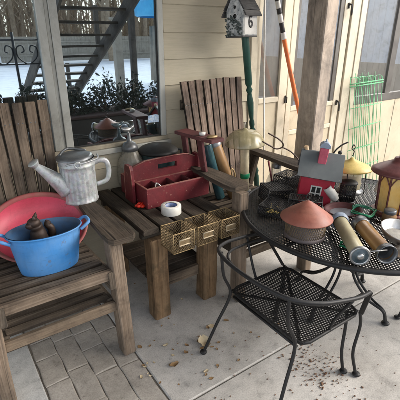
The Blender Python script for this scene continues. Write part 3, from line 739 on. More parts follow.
# black lidded pot
t = thing('lidded_pot', 'round black pot with dull green side behind the caddy', 'pot', (1.38, 2.545, .661)); k = T((1.36, 2.535, .662))
b = MB(); b.lathe([(.01, 0), (.1, 0), (.118, .02), (.125, .2), (.128, .235)], 36, k); b.build('pot', M['greenblack'], t)
b = MB(); b.lathe([(.128, .235), (.15, .236), (.152, .25), (.14, .262), (.11, .282), (.05, .296), (.02, .298), (.0, .3)], 36, k); b.build('lid', M['blackpaint'], t)
b = MB(); b.tube(spl([(1.525, 2.53, .84), (1.555, 2.53, .845), (1.56, 2.53, .88), (1.53, 2.53, .89)], 5), .008, 6); b.build('handle', M['pewter'], t)

# ------------------------------------------------------------------ watering can on the left arm
wc = thing('watering_can', 'galvanised ribbed watering can standing on the left chair arm', 'watering can', (.675, 2.29, .757)); O = V((.675, 2.285, .758)); k = T(O)
b = MB(); prof = [(.001, .0), (.105, .0), (.108, .006), (.105, .014), (.104, .03)]+[(.1035, .03+.19*i/10) for i in range(1, 11)]+[(.106, .226), (.108, .232), (.104, .238), (.103, .265), (.106, .27)]
rg = []
for r, z in prof:
    row = []
    for j in range(96):
        a = 2*math.pi*j/96; fl = 1-(.045*(1-abs(math.cos(a*12))**.7) if .025 < z < .225 else 0); row.append(k @ V((r*fl*math.cos(a), r*fl*math.sin(a), z)))
    rg.append(row)
b.rings(rg, True, True, False); b.build('body', M['galv'], wc)
b = MB(); b.lathe([(.106, .27), (.104, .283), (.09, .29), (.03, .293), (.001, .293)], 36, k @ T((0, 0, 0)) @ RY(R(-2))); b.tube(spl([k @ V((-.09, .02, .29)), k @ V((-.02, .09, .305)), k @ V((.08, .05, .29))], 6), .008, 6); b.build('top_cover', M['pewter'], wc)
b = MB(); sp = [O+V(p) for p in ((-.07, -.0, .085), (-.15, .01, .172), (-.232, .02, .258))]
b.tube(spl(sp, 6), [.066-.0043*i for i in range(13)], 20); b.build('spout', M['galv'], wc)
e = sp[-1]; dr = (sp[-1]-sp[-2]).normalized()
b = MB(); mt = frame(e+V((-.015, 0, .02)), V((-.75, .0, .9)).normalized()); b.lathe([(.012, -.02), (.03, .015), (.034, .02), (.032, .024), (.001, .026)], 24, frame(e-dr*.005, V((-.45, -.05, .75)))); b.build('rose', M['lightwood'] if False else M['galv'], wc)
b = MB(); b.tube(spl([O+V(p) for p in ((.1, -.02, .225), (.135, -.03, .238), (.172, -.035, .222), (.183, -.035, .16), (.165, -.03, .105), (.103, -.02, .085))], 6), .016, 10, flat=.55); b.build('side_handle', M['galv'], wc)
b = MB(); b.tube(spl([O+V(p) for p in ((-.09, -.075, .25), (-.06, -.1, .262), (.0, -.115, .262), (.06, -.1, .265), (.11, -.06, .262), (.13, .0, .268))], 6), .005, 6)
b.tube([O+V((-.03+.018*math.cos(a/8*6.283), -.112, .255+.018*math.sin(a/8*6.283))) for a in range(8)], .005, 6, True); b.build('bail_handle', M['galv'], wc)

# ------------------------------------------------------------------ tubs on the left chair
def oval_tub(name, label, loc, r0, r1, h, asp, mo, mi, rotz=0, tilt=None):
    t = thing(name, label, 'tub', loc); k = T(V(loc)) @ RZ(rotz)
    if tilt: k = k @ tilt
    b = MB(); N = 9
    b.lathe([(.001, .0), (r0*.93, .0), (r0*.985, .004)]+[(r0+(r1-r0)*(i/N)**.85, .01+(h-.01)*i/N) for i in range(N+1)]+[(r1+.008, h+.003), (r1+.01, h-.004), (r1+.004, h-.008)], 64, k, 1, asp); o = b.build('body', mo, t)
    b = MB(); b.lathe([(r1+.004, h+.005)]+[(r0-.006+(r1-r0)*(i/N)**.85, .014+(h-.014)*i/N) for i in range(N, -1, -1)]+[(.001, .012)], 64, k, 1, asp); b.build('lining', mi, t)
    return t, k
t, k = oval_tub('blue_tub', 'bright blue oval metal tub with side handles on the left seat', (.37, 1.955, .552), .148, .18, .226, .62, M['blue'], M['blue_in'], R(-4))
for s in (-1, 1):
    b = MB(); b.tube(spl([k @ V((s*x, y, z)) for x, y, z in ((.172, -.045, .2), (.205, -.045, .222), (.222, -.028, .23), (.222, .028, .23), (.205, .045, .222), (.172, .045, .2))], 5), .009, 8); b.build('handle', M['blue'], t)
t = thing('red_tub', 'big faded red oval tub tilted against the left chair back', 'tub', (.37, 2.15, .55)); k = T((.385, 2.175, .695)) @ RZ(R(-6)) @ RX(R(42))
b = MB(); Rr = .262
b.lathe([(.001, -.08), (Rr*.55, -.08), (Rr*.83, -.06), (Rr*.96, -.02), (Rr*1.0, 0.0)], 56, k, 1, .8); b.build('body', M['red_out'], t)
b = MB(); b.lathe([(Rr*1.0, .0), (Rr*1.04, .004), (Rr*1.04, .01), (Rr*.985, .012), (Rr*.93, -.008)], 56, k, 1, .8); b.build('rim', M['red_rim'], t)
b = MB(); b.lathe([(Rr*.93, -.008), (Rr*.8, -.048), (Rr*.52, -.07), (.001, -.072)], 56, k, 1, .8); b.build('lining', M['red_in'], t)
# dark cast squirrel-like figurine peeping out of the blue tub
t = thing('cast_figurine', 'dark cast metal animal figurine standing inside the blue tub', 'figurine', (.345, 1.95, .55))
b = MB()
O = V((.345, 2.0, .625)); SQ = .75
b.tube(spl([O+SQ*V(p) for p in ((.0, 0, -.01), (.0, .0, .08), (.0, .0, .17), (-.008, -.005, .215), (-.012, -.008, .235))], 5), [.055, .058, .06, .06, .058, .056, .052, .047, .043, .041, .038, .034, .032, .032, .034, .034, .033, .03, .025, .02, .008], 14)
b.ball(O+SQ*V((-.02, -.014, .245)), .031, 14, 1.1, 1, .85); b.tube([O+SQ*V((-.04, -.02, .238)), O+SQ*V((-.066, -.03, .23)), O+SQ*V((-.074, -.033, .228))], [.022, .015, .008], 10)
for s in (-1, 1): b.tube([O+SQ*V((-.01+s*.004, -.01+s*.018, .265)), O+SQ*V((-.008+s*.012, -.01+s*.024, .287)), O+SQ*V((-.006+s*.015, -.01+s*.027, .305))], [.013, .009, .002], 8)
b.build('body', M['bronze'], t)
b = MB(); b.tube(spl([O+SQ*V(p) for p in ((.03, .03, .03), (.075, .03, .05), (.1, .03, .1), (.095, .03, .16), (.075, .03, .19), (.085, .03, .215))], 5), [.014+.006*math.sin(i/8) for i in range(26)], 10); b.build('tail', M['bronze'], t)

# ------------------------------------------------------------------ maroon rack and tubes on the right chair
t = thing('maroon_rack', 'maroon wooden plank rack standing on the right chair arm', 'rack', (1.6, 2.35, .801))
b = MB(); b.beam((1.497, 1.975, 1.073), (1.452, 2.355, 1.073), .115, .024, (1, 0, 0), .004); b.build('top_plank', M['maroon_dark'], t)
for x, y in ((1.505, 2.15), (1.49, 2.33)):
    b = MB(); b.beam((x+.01, y, .821), (x-.03, y-.0, 1.06), .06, .02, (0, 1, 0), .003); b.build('leg', M['maroon_dark'], t)
def tubeobj(name, label, cat, p0, p1, r, mat, parts):
    p0, p1 = V(p0), V(p1); t = thing(name, label, cat, p0); L = (p1-p0).length; k = frame(p0, p1-p0)
    b = MB(); b.lathe([(.001, 0), (r*.96, 0), (r, .006), (r, L-.006), (r*.96, L), (r*.9, L), (r*.88, L-.03), (.001, L-.035)], 28, k); b.build('body', mat, t)
    for nm, prof, m in parts(L, r):
        b = MB(); b.lathe(prof, 28, k); b.build(nm, m, t)
    return t, k, L
tubeobj('feeder_tube', 'amber tube feeder with brass clasp leaning by the maroon rack', 'feeder', (1.815, 2.17, .545), (1.662, 2.24, .99), .043, M['amber_brown'],
        lambda L, r: [('cap', [(r*1.06, L-.03), (r*1.08, L), (r*.8, L+.012), (.001, L+.012)], M['pewter'])])
b = MB(); b.tube(spl([(1.76, 2.13, .72), (1.74, 2.115, .75), (1.735, 2.12, .79), (1.75, 2.13, .8), (1.77, 2.125, .76), (1.775, 2.13, .72)], 5), .006, 6); b.ball((1.775, 2.12, .70), .014, 10)
tag(b.build('brass_clasp', M['brass']), 'brass clasp hooked on the amber tube by the rack', 'clasp')
tubeobj('feeder_tube', 'dark teal bottle tube standing left of the amber tube', 'bottle', (1.70, 2.2, .56), (1.588, 2.23, .985), .036, M['teal'],
        lambda L, r: [('cap', [(r*.7, L), (r*.7, L+.02), (r*.5, L+.03), (.001, L+.03)], M['cloudy'])])
t = thing('dome_feeder', 'tube bird feeder under a smoky mushroom-shaped plastic dome', 'feeder', (1.97, 2.2, .545)); k = T((1.955, 2.215, .545)) @ RY(R(-3))
b = MB(); b.lathe([(.001, 0), (.033, 0), (.034, .005), (.034, .42)], 24, k); b.build('tube', M['cloudy'], t)
b = MB(); b.lathe([(.036, .12), (.038, .125), (.038, .155), (.036, .16)], 24, k); b.build('green_band', M['emerald'], t)
b = MB(); b.lathe([(.05, 0), (.06, .004), (.05, .012), (.036, .02)], 24, k); b.build('base', M['pewter'], t)
b = MB(); b.lathe([(.148, .395), (.152, .393), (.150, .402), (.142, .43), (.122, .462), (.09, .487), (.05, .5), (.02, .505), (.015, .515), (.001, .517)], 40, k); b.build('dome', M['smoky'], t)
b = MB(); b.tube([k @ V((0, 0, .515)), k @ V((0, 0, .56))], .003, 6); b.build('hanger', M['silver'], t)
# small knick-knacks on the rack plank
b = MB(); b.lathe([(.001, 0), (.02, 0), (.022, .01), (.022, .018), (.001, .02)], 20, T((1.475, 2.12, 1.0865))); tag(b.build('jar_lid', M['whitepaint']), 'small pale jar lid lying on the maroon plank', 'lid')
b = MB(); b.lathe([(.001, 0), (.03, 0), (.032, .008), (.02, .014), (.001, .015)], 20, T((1.49, 2.03, 1.0865)), 1.3, .8); tag(b.build('brass_disc', M['brass']), 'oval brass disc at the near end of the maroon plank', 'disc')
# clear jar and bits on the right chair seat
t = thing('glass_jar', 'clear bell-shaped glass jar on the right chair seat', 'jar', (2.12, 2.05, .54)); k = T((2.13, 2.06, .545))
b = MB(); b.lathe([(.001, 0), (.075, 0), (.08, .02), (.072, .1), (.05, .16), (.03, .2), (.028, .23)], 28, k); b.build('jar', M['clearglass'], t)
b = MB(); b.lathe([(.031, .21), (.033, .235), (.02, .25), (.001, .252)], 20, k); b.build('cap', M['pewter'], t)
b = MB(); b.tube([(2.06, 1.98, .54), (2.03, 2.05, .83)], .007, 8); tag(b.build('red_stake', M['maroon']), 'thin red stake upright beside the dome feeder', 'stake')

# ------------------------------------------------------------------ birdhouse on a turned green pole
t = thing('birdhouse_pole', 'weathered white birdhouse on a turned dark green pole', 'birdhouse', (2.4, 2.5, 0))
P0, P1 = V((2.42, 2.5, 0)), V((2.068, 2.42, 1.69)); k = frame(P0, P1-P0); L = (P1-P0).length
prof = [(.001, 0), (.025, 0), (.025, .55), (.018, .57), (.028, .6), (.02, .63), (.018, .66), (.026, .8), (.02, .93), (.016, .96), (.028, .985), (.016, 1.01), (.022, 1.03), (.022, 1.06), (.016, 1.08), (.021, 1.13), (.027, 1.22), (.02, 1.28), (.016, 1.3), (.027, 1.325), (.016, 1.35), (.028, 1.375), (.028, L)]
b = MB(); b.lathe(prof, 24, k); b.build('pole', M['greenpaint'], t)
hx = T((2.045, 2.43, 1.692)) @ RZ(R(-78)) @ RY(R(-3)) @ Matrix.Scale(.84, 4)
# local: front faces -y, width x
b = MB(); w_, dp, eh, gh = .092, .19, .2, .36
pent = [(-w_, 0), (w_, 0), (w_, eh), (0, gh), (-w_, eh)]
b.rings([[hx @ V((x, y, z)) for x, z in pent] for y in (-dp/2, dp/2)], False); o = b.build('walls', M['birdwall'], t)
b = MB(); b.rings([[hx @ V((x, y, z)) for y, z in ((-dp/2+.01, .01), (dp/2-.01, .01), (dp/2-.01, eh-.01), (-dp/2+.01, eh-.01))] for x in (w_+.0005, w_+.003)], False); b.build('side_board', M['whitepaint'], o)
for sg in (-1, 1):
    b = MB(); a_ = V((0, 0, gh+.012)); e_ = V((sg*(w_+.04), 0, eh-.045)); dv = (e_-a_)
    n_ = 5
    for i in range(n_):
        p, q = a_+dv*(i/n_), a_+dv*((i+1)/n_+.02)
        m1 = (p+q)/2; l3 = hx.to_3x3()
        b.beam(hx @ (m1+V((0, -dp/2-.02, .004*(i % 2)))), hx @ (m1+V((0, dp/2+.015, .004*(i % 2)))), dv.length/n_*.84, .01, l3 @ dv, .002)
    b.build('roof', M['greyroof'], t)
b = MB(); b.box((-w_-.006, -dp/2-.012, -.012), (w_+.004, dp/2+.004, -.001), hx); b.build('floor_board', M['greyroof'], t)
b = MB()
for z, r in ((.225, .013), (.155, .018)): b.lathe([(.001, 0), (r, 0), (r, .003), (.001, .003)], 20, hx @ frame((.0, -dp/2-.003, z), (0, 1, 0)))
b.build('entrance_hole', M['black'], t)
b = MB(); rr = random.Random(4)
for i in range(150):
    side = rr.random() < .45
    x = rr.uniform(-w_, w_*.9); z = rr.uniform(.0, .15)*(1-.0*abs(x)); z = min(z, .16-.8*max(0, x+.03))
    p = V((x, -dp/2-.006, max(z, .004))) if not side else V((-w_-.006, rr.uniform(-dp/2, dp/2), rr.uniform(0, .17)))
    q = p+V((rr.uniform(-.018, .018), rr.uniform(-.01, .0), rr.uniform(-.012, .018)))
    b.tube([hx @ p, hx @ ((p+q)/2+V((0, -.006, 0))), hx @ q], [.003, .006, .002], 5)
b.build('vine_trim', M['vine'], t)
# number 6 painted on the side board
b = MB(); fm = hx @ frame((w_+.0035, .0, .1), (1, 0, 0), (0, 1, 0))
six = [(.026, .062), (.012, .07), (-.008, .066), (-.024, .04), (-.03, .0), (-.022, -.03), (0, -.042), (.022, -.03), (.028, -.006), (.016, .014), (-.004, .016), (-.02, .004)]
b.tube([fm @ V((x*.75, y*.75, 0)) for x, y in [tuple(q)[:2] for q in spl([(x, y, 0) for x, y in six], 5)]], .0085, 8, flat=.4)
b.build('number_six', M['black'], t)

# ------------------------------------------------------------------ tools leaning by the doors
t = thing('striped_pole', 'orange pole with black and white striped grip leaning by the door', 'pole', (3.1, 2.5, 0))
A, B = V((3.27, 2.5, 0)), V((2.40, 2.5, 2.06)); D = (B-A); D1 = D.normalized()
def seg(a, c, r, m, nm, parent=t):
    b = MB(); b.tube([A+D*(a+(c-a)*i/4)+V((.012*math.sin((a+(c-a)*i/4)*7), 0, 0)) for i in range(5)], r, 12); return b.build(nm, m, parent)
seg(.0, .81, .0195, M['orange'], 'shaft'); seg(.81, .835, .021, M['whitepaint'], 'collar')
z = .835; i = 0
for ln in (.035, .03, .02, .025, .018, .03, .04): seg(z, z+ln, .0195, M['blackpaint'] if i % 2 == 0 else M['whitepaint'], 'grip'); z += ln; i += 1
b = MB(); b.tube([(2.52, 2.56, 0), (2.405, 2.6, 2.05)], .007, 8); tag(b.build('white_rod', M['whitepaint']), 'thin white rod leaning on the grey glass of the narrow door', 'rod')

t = thing('wire_trellis', 'bright green folded wire trellis leaning on the right wall', 'trellis', (3.9, 2.5, 0))
b = MB()
for pan, (xa, xb, yy) in enumerate(((3.60, 4.03, 2.56), (3.74, 4.2, 2.585))):
    for k in range(7):
        x = xa+(xb-xa)*k/6; b.tube([(x+.06, yy-.12, .02), (x, yy, 1.31+.03*math.sin(k*1.9))], .0034, 5)
    for j, z in enumerate((.33, .55, .78, .99, 1.21, 1.235)):
        f = z/1.33; y = yy-.12+.12*f; b.tube([(xa+.06*(1-f)-.01, y, z), (xb+.06*(1-f)+.01, y, z+.012)], .0036 if j < 4 else .006, 5)
    for k in range(3):
        x = xa+(xb-xa)*(k+.5)/3; b.tube(spl([(x-.06, yy, 1.21), (x-.058, yy, 1.29), (x+.058, yy, 1.29), (x+.06, yy, 1.21)], 4), .003, 5)
b.build('wire_panel', M['greenwire'], t)

# ------------------------------------------------------------------ iron table
TC = V((2.07, 1.32, 0)); TR = .685; TZ = .68
it = thing('iron_table', 'round black wrought iron mesh patio table', 'table', (TC.x, TC.y, 0))
def ex_mesh(b, inside, ext, ang, s, z, wd, th, c0, xfun=None):
    """expanded-metal strips; inside(p,d)->(t0,t1) chord clip"""
    for sg in (-1, 1):
        a = ang[0]+sg*ang[1]; d = V((math.cos(a), math.sin(a), 0)); nn = V((-d.y, d.x, 0)); k = -ext
        while k < ext:
            cl = inside(nn*k, d)
            if cl:
                p, q = c0+nn*k+d*cl[0], c0+nn*k+d*cl[1]; p.z += z; q.z += z; b.bar(p, q, wd, th)
            k += s
b = MB()
def circ(p, d):
    k = p.length
    if k >= TR-.012: return None
    h = math.sqrt((TR-.012)**2-k*k); return (-h, h)
ex_mesh(b, circ, TR, (R(20), R(28)), .0142, TZ-.004, .0056, .003, TC)
b.build('mesh_top', M['iron'], it)
b = MB(); N = 96
b.tube([TC+V((TR*math.cos(2*math.pi*i/N), TR*math.sin(2*math.pi*i/N), TZ-.012)) for i in range(N)], .0135, 10, True)
b.tube([TC+V(((TR-.03)*math.cos(2*math.pi*i/N), (TR-.03)*math.sin(2*math.pi*i/N), TZ-.02)) for i in range(N)], .008, 8, True); b.build('rim', M['iron'], it)
b = MB()
for a in range(4): d_ = V((math.cos(a*math.pi/2+.1), math.sin(a*math.pi/2+.1), 0)); b.bar(TC+d_*.05+V((0, 0, TZ-.015)), TC+d_*(TR-.02)+V((0, 0, TZ-.015)), .022, .006)
b.build('support_bar', M['iron'], it)
for a in (-83, 7, 97, 187):
    d_ = V((math.cos(R(a)), math.sin(R(a)), 0)); s_ = V((-d_.y, d_.x, 0))
    P = [d_*.44+V((0, 0, TZ-.018)), d_*.34+V((0, 0, TZ-.09)), d_*.15+V((0, 0, TZ-.2)), d_*.075+V((0, 0, .36)), d_*.09+V((0, 0, .24)), d_*.2+V((0, 0, .13)), d_*.3+V((0, 0, .09)), d_*.325+V((0, 0, .03)), d_*.33+V((0, 0, .012))]
    b = MB()
    for o in (-.018, .018): b.tube(spl([TC+p+s_*o*(1 if i < 6 else .3) for i, p in enumerate(P)], 5), .0085, 8)
    leg = b.build('leg', M['iron'], it)
    b = MB(); c_ = TC+d_*.33; b.ball(c_+V((0, 0, .012)), .026, 12, 1, 1, .48); b.build('foot', M['iron'], leg)
b = MB(); b.tube([TC+V((.085*math.cos(2*math.pi*i/24), .085*math.sin(2*math.pi*i/24), .36)) for i in range(24)], .009, 8, True); b.build('waist_ring', M['iron'], it)
b = MB(); b.lathe([(.01, -.01), (.055, -.01), (.055, .006), (.03, .01), (.01, .006)], 24, T(TC+V((0, 0, TZ)))); b.build('centre_hub', M['iron'], it)

# ------------------------------------------------------------------ iron chairs
def iron_chair(label):
    t = thing('iron_chair', label, 'chair', (0, 0, 0), 'black wrought iron barrel chairs at the round table')
    zs = .393; x0, x1, hw = -.21, .225, .262
    b = MB()
    def rect(p, d):
        lo, hi = -9, 9
        for i, h in ((0, x1-.006), (1, hw-.006)):
            if abs(d[i]) < 1e-6: continue
            a, c = (-h-p[i])/d[i], (h-p[i])/d[i]; lo = max(lo, min(a, c)); hi = min(hi, max(a, c))
        return (lo, hi) if hi-lo > .01 else None
    ex_mesh(b, rect, .4, (R(90), R(30)), .0135, zs, .0048, .0028, V((0, 0, 0))); b.build('mesh_seat', M['iron'], t)
    b = MB(); c = .05
    P = [(x1, hw-c), (x1-c*.3, hw-c*.3), (x1-c, hw), (x0+c, hw), (x0+c*.3, hw-c*.3), (x0, hw-c), (x0, -hw+c), (x0+c*.3, -hw+c*.3), (x0+c, -hw), (x1-c, -hw), (x1-c*.3, -hw+c*.3), (x1, -hw+c)]
    b.tube([(x, y, zs-.006) for x, y in P], .009, 8, True); b.tube([(x0+.0, -hw+.03, zs-.03), (x0+.0, hw-.03, zs-.03)], .008, 8)
    b.build('seat_frame', M['iron'], t)
    b = MB(); b.bar((x0+.02, -hw+.03, zs-.02), (x1-.02, hw-.03, zs-.02), .016, .006); b.bar((x0+.02, hw-.03, zs-.022), (x1-.02, -hw+.03, zs-.022), .016, .006); b.build('seat_brace', M['iron'], t)
    H = [(.112, -.352, .607), (.02, -.36, .622), (-.10, -.345, .642), (-.21, -.318, .662), (-.305, -.255, .682), (-.352, -.14, .694), (-.366, 0, .697)]
    H = H+[(x, -y, z) for x, y, z in H[-2::-1]]
    b = MB(); b.tube(spl(H, 6), .0098, 10); b.build('back_hoop', M['iron'], t)
    H2 = [(.10, -.325, .585), (.0, -.33, .598), (-.11, -.31, .612), (-.2, -.28, .628), (-.27, -.22, .64), (-.31, -.12, .648), (-.32, 0, .65)]
    H2 = H2+[(x, -y, z) for x, y, z in H2[-2::-1]]
    b = MB(); b.tube(spl(H2, 6), .0075, 8); b.build('inner_hoop', M['iron'], t)
    for s in (-1, 1):
        # front: flat arm bar, then S-curved leg on a ball foot
        b = MB(); b.bar((.115, s*.352, .607), (x1-.012, s*(hw+.012), zs), .024, .009, (1, s*.0, .6)); b.build('arm_support', M['iron'], t)
        b = MB(); b.tube(spl([(x1-.01, s*(hw+.004), zs), (x1+.005, s*(hw+.01), .3), (x1-.025, s*(hw+.015), .15), (x1-.02, s*(hw+.038), .05), (x1-.012, s*(hw+.046), .012)], 6), .0086, 8); l = b.build('leg', M['iron'], t)
        b = MB(); b.ball((x1-.01, s*(hw+.048), .011), .022, 12, 1, 1, .5); b.build('foot', M['iron'], l)
        b = MB(); b.tube(spl([(x1-.07, s*(hw-.03), zs-.01), (x1-.045, s*(hw-.04), .28), (x1-.065, s*(hw-.026), .15), (x1-.058, s*(hw-.012), .05), (x1-.052, s*(hw-.006), .012)], 6), .0086, 8); l = b.build('leg', M['iron'], t)
        b = MB(); b.ball((x1-.05, s*(hw-.004), .011), .022, 12, 1, 1, .5); b.build('foot', M['iron'], l)
        # rear leg runs up past the seat to the hoop
        b = MB(); b.tube(spl([(x0-.165, s*.285, .012), (x0-.09, s*.262, .2), (x0-.02, s*.238, zs-.01), (x0-.075, s*.232, .53), (-.300, s*.235, .672)], 6), .0086, 8); l = b.build('leg', M['iron'], t)
        b = MB(); b.ball((x0-.165, s*.285, .015), .021, 12, 1, 1, .62); b.build('foot', M['iron'], l)
        b = MB(); b.tube(spl([(-.02, s*hw, zs), (-.03, s*.29, .48), (-.02, s*.355, .618)], 6), .0075, 8); b.build('side_support', M['iron'], t)
    return t
ch = iron_chair('black iron barrel chair in the foreground with its back to the camera')
def dup(o, parent=None):
    c_ = o.copy(); col.objects.link(c_)
    if parent: c_.parent = parent
    for k_ in list(o.children): dup(k_, c_)
    return c_
c2 = dup(ch); ch.location = (1.39, 1.156, 0)
c2.location = (2.56, .80, 0); c2.rotation_euler.z = R(96)
c2['label'] = 'second black iron chair mostly cut off at the right edge of the patio'

# ------------------------------------------------------------------ things on the iron table
Z = TZ+.001
t = thing('cone_roof_feeder', 'faded coral cone-roofed feeder at the left edge of the iron table', 'feeder', (1.575, 1.26, Z)); k = T((1.572, 1.27, Z)) @ Matrix.Scale(.94, 4)
b = MB(); b.lathe([(.001, 0), (.118, 0), (.12, .006), (.116, .02), (.112, .022), (.112, .115), (.001, .115)], 40, k); b.build('body', M['greymesh'], t)
b = MB(); b.lathe([(.143, .118), (.149, .115), (.148, .12), (.1, .157), (.05, .192), (.02, .212), (.001, .219)], 48, k); b.build('roof', M['coral'], t)
b = MB(); b.tube([k @ V((.02*math.cos(a/10*6.283), 0, .245+.02*math.sin(a/10*6.283))) for a in range(10)], .003, 6, True); b.build('hanging_ring', M['iron'], t)
b = MB(); rr = random.Random(2)
for i in range(56):
    a = i/56*6.283
    for q in (-.35, .35): b.tube([k @ V((.1135*math.cos(a+q*t_), .1135*math.sin(a+q*t_), .02+.094*t_)) for t_ in (0, .5, 1)], .0011, 4)
b.build('wire_screen', M['brassdark'], t)

# red barn birdhouse with grey roof and a little tower
t = thing('red_birdhouse', 'red birdhouse with big grey roof and small pink tower', 'birdhouse', (2.02, 1.58, Z)); k = T((2.005, 1.59, Z)) @ RZ(R(-48)) @ RY(R(6))
b = MB(); b.box((-.105, -.085, .0), (.105, .085, .20), k); b.build('walls', M['barnred'], t)
b = MB()
for sg in (-1, 1):
    pts = [V((-.135, sg*.0, .325)), V((.135, sg*.0, .325)), V((.135, sg*.115, .185)), V((-.135, sg*.115, .185))]; up = V((0, sg*.84, .54))*.012
    b.rings([[k @ p for p in pts], [k @ (p+up) for p in pts]], False)
b.build('roof', M['slate'], t)
b = MB()
for sx in (-.105, .0935): b.prism([(-.083, .2005), (.083, .2005), (.0, .315)], .0115, k @ frame((sx, 0, 0), (1, 0, 0), (0, 1, 0)))
b.build('gable', M['barnred'], t)
b = MB(); fz = -.0875
for (xa, xb, za, zb) in ((-.035, -.027, .03, .13), (.027, .035, .03, .13), (-.027, .027, .122, .13), (-.027, .027, .076, .083), (-.027, .027, .03, .038), (-.004, .004, .038, .076), (-.004, .004, .083, .122)): b.box((xa, fz-.004, za), (xb, fz+.003, zb), k, .001)
o = b.build('window_frame', M['whitepaint'], t)
b = MB(); b.box((-.0275, fz-.0005, .0375), (.0275, fz+.002, .1225), k, .0005); b.build('window_opening', M['black'], o)
b = MB(); b.box((-.026, -.06, .235), (.026, -.008, .372), k); o = b.build('tower', M['pinkred'], t)
b = MB(); b.prism([(-.032, 0), (.032, 0), (.03, .018), (.012, .034), (-.012, .034), (-.03, .018)], .06, k @ frame((0, -.004, .3725), (0, -1, 0), (1, 0, 0))); b.tube([k @ V((0, -.034, .40)), k @ V((0, -.034, .425))], .006, 6); b.build('tower_roof', M['bluegrey'], o)
b = MB(); b.tube([(1.985, 1.63, .93), (1.955, 1.645, 1.045)], .013, 10); tag(b.build('wood_perch', M['lightwood']), 'short light wood dowel behind the red birdhouse roof', 'dowel')
b = MB(); b.tube(spl([(2.18, 1.62, .70), (2.15, 1.6, .9), (2.16, 1.58, .985), (2.2, 1.56, 1.03), (2.24, 1.54, 1.05)], 5), .005, 6); tag(b.build('plant_hook', M['iron']), 'thin black hook wire rising between red birdhouse and yellow feeder', 'hook')
b = MB(); b.ball((2.14, 1.52, 1.0), .014, 10); tag(b.build('black_bead', M['blackpaint']), 'small black knob at the right end of the grey birdhouse roof', 'knob')

# yellow topped hanging feeder
t = thing('yellow_feeder', 'glass feeder with shallow yellow cone roof and wire hanger', 'feeder', (2.3, 1.46, Z)); k = T((2.255, 1.49, Z+.032)) @ RX(R(-3))
b = MB(); b.lathe([(.001, 0), (.085, 0), (.09, .012), (.075, .02), (.07, .03)], 28, k); b.build('base', M['pewter'], t)
b = MB(); b.lathe([(.066, .02), (.07, .06), (.07, .165)], 28, k); b.build('glass', M['cloudy'], t)
b = MB(); b.lathe([(.128, .165), (.133, .161), (.13, .17), (.1, .19), (.055, .212), (.02, .226), (.012, .238), (.001, .241)], 40, k); b.build('roof', M['yellow'], t)
b = MB(); b.tube(spl([k @ V(p) for p in ((0, 0, .25), (.012, 0, .28), (-.015, 0, .3), (0, 0, .325), (.018, 0, .305), (.0, 0, .285))], 5), .0035, 6)
b.build('wire_hanger', M['iron'], t)
for a in range(4): b = MB(); b.tube(spl([k @ V((.095*math.cos(a*1.57+.4), .095*math.sin(a*1.57+.4), z)) for z in (.165, .1, .0)], 3), .003, 5); b.build('side_wire', M['iron'], t)

# amber lantern at the right edge
t = thing('amber_lantern', 'lantern feeder with dark red roof and amber panels at the photo edge', 'lantern', (2.24, 1.17, Z)); k = T((2.225, 1.165, Z)) @ RZ(R(12)) @ Matrix.Scale(1.1, 4)
b = MB(); b.lathe([(.001, 0), (.105, 0), (.112, .008), (.11, .02), (.09, .026)], 8, k, smooth=False); b.build('base', M['darkred'], t)
b = MB(); b.lathe([(.078, .026), (.088, .245)], 8, k, smooth=False); b.build('panels', M['amber'], t)
b = MB()
for a in range(8):
    c_, s_ = math.cos(a*math.pi/4), math.sin(a*math.pi/4); b.tube(spl([k @ V((.084*c_, .084*s_, .02)), k @ V((.086*c_, .086*s_, .12)), k @ V((.092*c_, .092*s_, .25))], 4), .005, 6)
    q = (a+.5)*math.pi/4; b.tube(spl([k @ V((.092*c_, .092*s_, .18)), k @ V((.09*math.cos(q), .09*math.sin(q), .235)), k @ V((.092*math.cos(q+math.pi/8), .092*math.sin(q+math.pi/8), .18))], 4), .0035, 5)
b.build('cage', M['darkred'], t)
b = MB(); b.lathe([(.132, .243), (.138, .247), (.137, .256), (.115, .27), (.09, .283), (.06, .298), (.035, .31), (.03, .325), (.001, .328)], 32, k); b.build('roof', M['darkred'], t)
b = MB(); b.tube([k @ V((.03*math.cos(a/12*6.283)*.8, .0, .345+.03*math.sin(a/12*6.283))) for a in range(12)], .004, 6, True); b.build('hanging_ring', M['iron'], t)
# blue and pale bits between the yellow feeder and the lantern
b = MB(); b.box((-.02, -.012, 0), (.02, .012, .12), T((2.28, 1.31, Z+.08)) @ RY(R(28)), .004); tag(b.build('pale_tag', M['whitepaint']), 'pale slanted tag between yellow feeder and amber lantern', 'tag')

# pale tube feeder lying down, its disc end to the viewer
p0, p1 = V((1.545, .908, Z+.05)), V((1.795, 1.22, Z+.05)); d_ = (p1-p0).normalized()
t = thing('tube_feeder', 'cloudy pale yellow tube feeder lying with pewter disc toward the viewer', 'feeder', p0); k = frame(p0, p1-p0); L = (p1-p0).length
b = MB(); b.lathe([(.038, .012), (.038, L-.02), (.035, L-.02), (.035, .012)], 32, k); b.build('tube', M['paleyellow'], t)
b = MB(); b.lathe([(.001, -.006), (.022, -.006), (.024, 0), (.042, 0), (.048, .003), (.048, .012), (.04, .016)], 36, k); b.build('end_disc', M['slateblue'], t)
b = MB(); b.lathe([(.039, .0), (.045, -.004), (.05, .0), (.05, .012)], 36, k); b.lathe([(.001, -.012), (.012, -.011), (.016, -.006)], 20, k); b.build('disc_rim', M['silver'], t)
b = MB(); b.lathe([(.041, L-.035), (.048, L-.03), (.05, L), (.045, L+.008), (.03, L+.012), (.001, L+.012)], 32, k); b.build('lid', M['bluegrey'], t)
b = MB(); b.tube([p0+d_*.02+V((.03, -.03, .02)), p0+d_*.02+V((.105, -.075, .025))], .0045, 6); b.build('perch', M['silver'], t)
